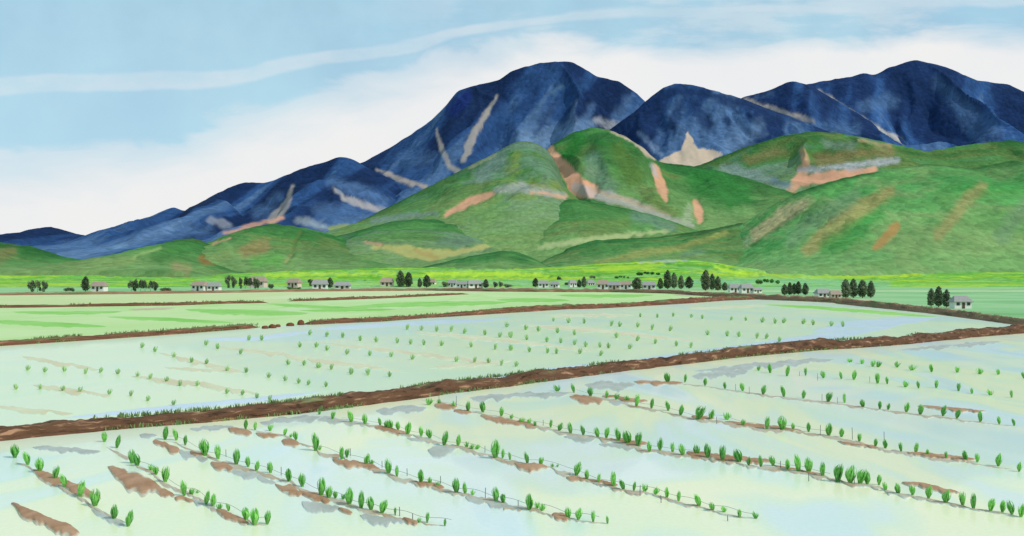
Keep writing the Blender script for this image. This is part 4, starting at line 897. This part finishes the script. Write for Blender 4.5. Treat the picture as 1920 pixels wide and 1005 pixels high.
for ri, r in enumerate(rows):
    r.sort()
    for i, (u, vt, vb) in enumerate(r):
        x, y, _ = gpt(u, vb); h = max(vb - vt, 6) / F * y
        low = (vb - vt) < 13
        o = bpy.data.objects.new('rice_plant', rice_protos[('low' if low else 'tall', rnd.randrange(7))]); COL.objects.link(o)
        o.location = (x, y, 0.0); o.rotation_euler = (0, 0, rnd.uniform(-.5, .5))
        wf = rnd.uniform(0.95, 1.35); h *= rnd.uniform(1.0, 1.2)
        o.scale = (h * wf, h * wf, h); o.rotation_euler = (rnd.uniform(-.1, .1), rnd.uniform(-.12, .12), rnd.uniform(-.6, .6))
        tag(o, '%s rice clump, %s from the dike in the %s' % ('low' if low else 'upright', ordinal(i), rname[ri]), 'rice plant', RICE)
        count += 1

M_berm = patch_mat('row_silt', base(184, 156, 124), base(202, 194, 172), 0.6, 0.15, 1.2, base(212, 226, 208))
for ri, r in enumerate(rows[:8]):
    q = [(a[0], a[2] + 2.0) for a in r]
    q = [(u, sum(b_[1] for b_ in q[max(0, i - 1):i + 2]) / len(q[max(0, i - 1):i + 2])) for i, (u, v) in enumerate(q)]
    ribbon('silt_row', q, [8, 9, 10, 9, 8, 8, 7, 5][ri], M_berm, 0.004, 0.012, 0.9)

P2 = [
 [(C3, 1310, 455), (C3, 1470, 460), (C3, 1620, 450), (C3, 1790, 460), (C4, 85, 470), (C4, 355, 485), (C4, 495, 490), (C4, 650, 505), (C4, 770, 515), (C4, 850, 512), (C4, 1035, 520), (C4, 1130, 530), (C4, 1300, 540), (C4, 1410, 545)],
 [(C3, 490, 495), (C3, 635, 510), (C3, 780, 515), (C3, 1035, 540), (C3, 1115, 545), (C3, 1285, 550), (C3, 1420, 575), (C3, 1590, 585), (C4, 135, 625), (C4, 320, 635), (C4, 430, 640), (C4, 600, 655), (C4, 685, 660), (C4, 810, 690)],
 [(C3, 50, 550), (C3, 230, 575), (C3, 350, 590), (C3, 530, 605), (C3, 690, 625), (C3, 1085, 650), (C3, 1280, 680), (C3, 1450, 705), (C3, 1650, 730), (C3, 1785, 745)],
 [(C2, 920, 575), (C2, 1055, 580), (C2, 1200, 590), (C2, 1335, 590), (C2, 1460, 610), (C2, 1655, 625), (C2, 1795, 645), (C2, 1890, 640), (C3, 90, 650), (C3, 240, 670), (C3, 430, 690), (C3, 560, 700), (C3, 690, 715), (C3, 795, 735), (C3, 930, 740), (C3, 1010, 748), (C3, 1210, 755)],
 [(C1, 1235, 675), (C1, 1360, 675), (C1, 1810, 625), (C2, 160, 640), (C2, 315, 650), (C2, 480, 678), (C2, 630, 690), (C2, 830, 700), (C2, 955, 712), (C2, 1080, 718), (C2, 1245, 725), (C2, 1525, 740), (C2, 1750, 760), (C2, 1895, 765), (C3, 90, 770), (C3, 265, 785), (C3, 435, 795), (C3, 520, 800), (C3, 740, 800), (C3, 935, 820)],
 [(C1, 835, 720), (C1, 945, 755), (C1, 1160, 805), (C1, 1720, 740), (C1, 1875, 740), (C2, 165, 770), (C2, 355, 805), (C2, 570, 820), (C2, 770, 830), (C2, 970, 855), (C2, 1385, 875), (C2, 1555, 885), (C2, 1690, 890), (C2, 1810, 910), (C3, 140, 920)],
 [(C1, 1610, 905), (C1, 1760, 910), (C1, 1890, 930), (C2, 90, 935), (C2, 205, 950), (C2, 390, 980), (C2, 550, 990), (C6, 250, 25), (C6, 350, 30), (C6, 480, 40)],
 [(C1, 230, 745), (C1, 355, 780), (C1, 530, 835), (C1, 700, 885), (C1, 835, 900), (C1, 1035, 965), (C1, 1215, 980), (C5, 905, 45), (C5, 1005, 65), (C5, 1085, 80), (C5, 1140, 90), (C6, 100, 100)],
 [(C5, 120, 40), (C5, 195, 55), (C5, 295, 70), (C5, 375, 95), (C5, 475, 95), (C5, 655, 140), (C5, 745, 150), (C5, 835, 170), (C5, 910, 185)],
 [(C5, 80, 155), (C5, 180, 185), (C5, 335, 210)],
]
p2 = [[fn(x, y) for fn, x, y in r] for r in P2]
p2[8] = [(u, 690 + (u - 60) * 0.04 + rnd.uniform(-3, 3)) for u in (52, 84, 121, 160, 188, 221)] + p2[8]
p2[9] = [(u, 728 + (u - 60) * 0.05 + rnd.uniform(-3, 3)) for u in (30, 75, 118, 150, 205)] + p2[9]
allp = []
for ri, r in enumerate(p2):
    r.sort()
    for i, (u, v) in enumerate(r): allp.append((v, u, ri, i))
allp.sort(reverse=True)
keep = set((a[2], a[3]) for a in allp[:max(0, 300 - count)])
stuffV = []; stuffF = []
for v, u, ri, i in allp:
    x, y, _ = gpt(u, v + 4); h = (12 - 3 * (v < 600)) / F * y
    if (ri, i) in keep:
        o = bpy.data.objects.new('rice_seedling', rice_protos[('far', rnd.randrange(7))]); COL.objects.link(o)
        o.location = (x, y, 0); o.rotation_euler = (0, 0, rnd.uniform(-.4, .4)); o.scale = (h, h, h)
        tag(o, 'tiny rice seedling, %s from left in %s seedling row behind the big dike' % (ordinal(i), ordinal(len(p2) - 1 - ri)), 'rice seedling', 'seedlings in the middle paddy')
    else:
        me = rice_protos[('far', rnd.randrange(7))]; k = len(stuffV)
        a = rnd.uniform(-.4, .4); ca, sa = math.cos(a) * h, math.sin(a) * h
        stuffV += [(x + w_.co.x * ca - w_.co.y * sa, y + w_.co.x * sa + w_.co.y * ca, w_.co.z * h) for w_ in me.vertices]
        stuffF += [tuple(q + k for q in pl.vertices) for pl in me.polygons]
o = mesh_obj('distant_seedlings', stuffV, stuffF, M_rice2)
tag(o, 'tiny pale green rice seedlings dotted over the middle paddy beyond the big dike', 'rice seedlings', kind='stuff')

# ------------------------------------------------------------------ stakes and cords along the rows
def row_v(ri, u):
    r = rows[ri]; return float(np.interp(u, [a[0] for a in r], [a[2] for a in r]))
stakes = [(C5, 650, 485, 530, 2), (C5, 897, 570, 612, 2), (C5, 980, 590, 642, 2), (C6, 245, 480, 525, 3), (C6, 435, 555, 595, 3), (C6, 585, 600, 645, 3), (C6, 785, 645, 690, 3), (C6, 1052, 715, 782, 3), (C6, 540, 830, 885, 2), (C6, 617, 868, 905, 2), (C6, 1050, 465, 505, 4), (C6, 775, 150, 212, 5), (C6, 880, 165, 230, 5),
          (C7, 100, 790, 832, 3), (C7, 250, 310, 345, 5), (C7, 830, 700, 765, 4), (C7, 955, 760, 805, 4), (C8, 205, 880, 915, 4), (C8, 520, 555, 605, 5), (C8, 690, 625, 678, 5), (C8, 963, 645, 700, 5), (C8, 140, 290, 335, 6), (C8, 760, 340, 405, 6), (C8, 952, 355, 428, 6), (C8, 1142, 380, 430, 6),
          (C8, 253, 95, 135, 7), (C8, 335, 112, 155, 7), (C8, 770, 155, 195, 7), (C8, 862, 175, 212, 7), (C8, 743, 32, 75, 8), (C8, 635, 20, 48, 8), (C8, 1055, 50, 85, 8)]
sproto = []
for fn, x_, t_, b_, ri in stakes:
    u, vb = fn(x_, b_); vt = fn(x_, t_)[1]
    x, y, _ = gpt(u, vb); h = (vb - vt) / F * y
    V = []; Fc = []; n_ = 7
    lx = rnd.uniform(-.03, .03)
    prof = [(-0.15, 0.009), (h * 0.5, 0.0085), (h * 0.96, 0.008), (h, 0.004)]
    for z, r_ in prof:
        V += [(math.cos(6.2832 * k / n_) * r_ + lx * z + 0.002 * math.sin(z * 30), math.sin(6.2832 * k / n_) * r_, z) for k in range(n_)]
    for j in range(len(prof) - 1):
        Fc += [(j * n_ + k, j * n_ + (k + 1) % n_, (j + 1) * n_ + (k + 1) % n_, (j + 1) * n_ + k) for k in range(n_)]
    Fc.append(tuple(range((len(prof) - 1) * n_, len(prof) * n_)))
    o = mesh_obj('thin_stake', V, Fc, M_stake); o.location = (x, y, 0)
    k = sum(1 for a in rows[ri] if a[0] < u)
    if k < len(rows[ri]): wh = 'between the %s and %s clumps' % (ordinal(max(k - 1, 0)), ordinal(k))
    else: wh = 'past the last clump'
    tag(o, 'thin grey stake %s of the %s' % (wh, rname[ri]), 'stake', 'thin stakes along the rice rows')
for ri, u0, u1 in ((1, 250, 505), (2, 300, 850), (3, 590, 1130), (4, 640, 1420), (5, 790, 1560), (6, 1080, 1560)):
    pts = []
    for u in np.arange(u0, u1, 6.0):
        x, y, _ = gpt(u, row_v(ri, u) - 1.5)
        pts.append(Vector((x, y + 0.06, 0.10 + 0.03 * math.sin(u * 0.09 + ri) + 0.015 * math.sin(u * 0.31))))
    # smooth
    for _ in range(6): pts = [pts[0]] + [(pts[i - 1] + pts[i] * 2 + pts[i + 1]) / 4 for i in range(1, len(pts) - 1)] + [pts[-1]]
    V = []; Fc = []; rr = 0.0035
    for i, p in enumerate(pts): V += [p + Vector((0, -rr, -rr)), p + Vector((0, rr, -rr)), p + Vector((0, 0, rr))]
    for i in range(len(pts) - 1):
        for k in range(3): Fc.append((i * 3 + k, i * 3 + (k + 1) % 3, i * 3 + 3 + (k + 1) % 3, i * 3 + 3 + k))
    o = mesh_obj('planting_cord', V, Fc, M_cord)
    tag(o, 'thin grey cord strung along the %s' % rname[ri], 'cord', 'cords along the rice rows')

# ------------------------------------------------------------------ world
SUN_EL, SUN_AZ = 43.0, 116.0      # azimuth clockwise from the view direction: from the right, a little behind
wd = bpy.data.worlds.new('World'); scene.world = wd; wd.use_nodes = True
nt = wd.node_tree; bg = nt.nodes['Background']
sky = nd(nt, 'ShaderNodeTexSky', sky_type='NISHITA'); sky.sun_disc = False
sky.sun_elevation = R(SUN_EL); sky.sun_rotation = R(SUN_AZ)
sky.air_density = 1.0; sky.dust_density = 0.6; sky.ozone_density = 1.5
tc = nd(nt, 'ShaderNodeTexCoord').outputs['Generated']
sp = nd(nt, 'ShaderNodeSeparateXYZ'); nt.links.new(tc, sp.inputs[0])
yy = math_n(nt, 'MAXIMUM', math_n(nt, 'ABSOLUTE', sp.outputs[1]), 0.15)
az = math_n(nt, 'DIVIDE', sp.outputs[0], yy); el = math_n(nt, 'DIVIDE', sp.outputs[2], yy)
cv = nd(nt, 'ShaderNodeCombineXYZ'); nt.links.new(az, cv.inputs[0]); nt.links.new(el, cv.inputs[1])
def fcurve(pts):
    n_ = nd(nt, 'ShaderNodeFloatCurve'); c = n_.mapping.curves[0]
    pp = [((u + 240) / 2400.0, (HV - v) / F / 0.5) for u, v in pts]
    c.points[0].location = pp[0]; c.points[1].location = pp[-1]
    for q in pp[1:-1]: c.points.new(*q)
    for q in c.points: q.handle_type = 'AUTO'
    n_.mapping.update()
    nx = maprange(nt, az, (-240 - 960) / F, (2160 - 960) / F, 0, 1, False)
    nt.links.new(nx, n_.inputs['Value'])
    return math_n(nt, 'MULTIPLY', n_.outputs[0], 0.5)
wn = noise(nt, mapped(nt, cv.outputs[0], (2.5, 7, 1), (0, 0, R(-14))), 2.6, 5, 0.55, 0.5)
wob = math_n(nt, 'MULTIPLY', math_n(nt, 'SUBTRACT', wn, 0.5), 0.085)
elw = math_n(nt, 'ADD', el, wob)
b1 = fcurve([(-240, 290), (0, 285), (240, 262), (380, 228), (480, 188), (600, 156), (720, 126), (860, 90), (960, 72), (1060, 62), (1190, 72), (1290, 91), (1400, 87), (1500, 64), (1700, 50), (2160, 60)])
d1 = math_n(nt, 'SUBTRACT', b1, elw)                  # positive below the cloud edge
edge = maprange(nt, d1, -0.006, 0.010)
body = maprange(nt, math_n(nt, 'DIVIDE', d1, maprange(nt, az, -0.15, 0.08, 0.070, 0.030)), 0.0, 1.0)
cl1 = math_n(nt, 'ADD', math_n(nt, 'MULTIPLY', edge, 0.42), math_n(nt, 'MULTIPLY', body, 0.58))
b2 = fcurve([(-240, 170), (0, 162), (240, 150), (430, 146), (520, 126), (600, 108), (690, 97), (780, 82), (860, 60), (960, 44), (1100, 30), (1400, 20), (2160, 0)])
wob2 = math_n(nt, 'MULTIPLY', math_n(nt, 'SUBTRACT', noise(nt, mapped(nt, cv.outputs[0], (4, 9, 1)), 2.0, 4, 0.5), 0.5), 0.02)
d2 = math_n(nt, 'ABSOLUTE', math_n(nt, 'ADD', math_n(nt, 'SUBTRACT', b2, el), wob2))
hz0 = noise(nt, mapped(nt, cv.outputs[0], (5, 12, 1)), 2.0, 4, 0.6)
thick = maprange(nt, az, (240 - 960) / F, (1000 - 960) / F, 0.010, 0.004, False)
wsp = math_n(nt, 'SUBTRACT', 1.0, maprange(nt, math_n(nt, 'SUBTRACT', d2, thick), -0.002, 0.004))
wsp = math_n(nt, 'MULTIPLY', wsp, maprange(nt, hz0, 0.3, 0.7, 0.2, 0.42))
right = maprange(nt, az, -0.25, 0.1, 0.0, 0.26)
hz = noise(nt, mapped(nt, cv.outputs[0], (2, 8, 1), (0, 0, R(-8))), 3.2, 5, 0.6)
right = math_n(nt, 'MULTIPLY', right, maprange(nt, hz, 0.42, 0.62, 0.0, 1.3))
cloud = math_n(nt, 'MAXIMUM', math_n(nt, 'MAXIMUM', cl1, wsp), right, True)
SKY_K = 0.115
blue = nd(nt, 'ShaderNodeVectorMath', operation='MULTIPLY')
nt.links.new(sky.outputs[0], blue.inputs[0]); blue.inputs[1].default_value = (SKY_K,) * 3
wash = noise(nt, cv.outputs[0], 9.0, 5, 0.6)
vb = mixc(nt, maprange(nt, wash, 0.3, 0.75, 0.72, 0.92), blue.outputs[0], mixc(nt, maprange(nt, noise(nt, cv.outputs[0], 3.0, 3), 0.35, 0.65), (0.40, 0.66, 0.82), (0.47, 0.73, 0.85)))
cc = ramp(nt, noise(nt, cv.outputs[0], 5.0, 4, 0.55), [(0.3, (0.82, 0.84, 0.86)), (0.7, (0.89, 0.88, 0.87))])
col = mixc(nt, cloud, vb, cc)
nt.links.new(col, bg.inputs['Color']); bg.inputs['Strength'].default_value = 1.0

sl = bpy.data.lights.new('sun', 'SUN'); sl.energy = 2.6; sl.angle = R(0.5); sl.color = (1.0, 0.96, 0.90)
so = bpy.data.objects.new('sun', sl); COL.objects.link(so)
sd_ = Vector((math.sin(R(SUN_AZ)) * math.cos(R(SUN_EL)), math.cos(R(SUN_AZ)) * math.cos(R(SUN_EL)), math.sin(R(SUN_EL))))
so.rotation_euler = (-sd_).to_track_quat('-Z', 'Y').to_euler()

# ------------------------------------------------------------------ camera
cd = bpy.data.cameras.new('camera'); co = bpy.data.objects.new('camera', cd); COL.objects.link(co)
co.location = (0, 0, EYE); co.rotation_euler = (R(90), 0, 0)
cd.sensor_width = 36; cd.lens = 36 * F / 1920; cd.shift_y = (HV - 502.5) / 1920
cd.clip_start = 0.5; cd.clip_end = 40000
scene.camera = co
vs_ = scene.view_settings
vs_.view_transform = 'Standard'; vs_.look = 'None'; vs_.gamma = 1; vs_.exposure = 0
scene.render.engine = 'CYCLES'
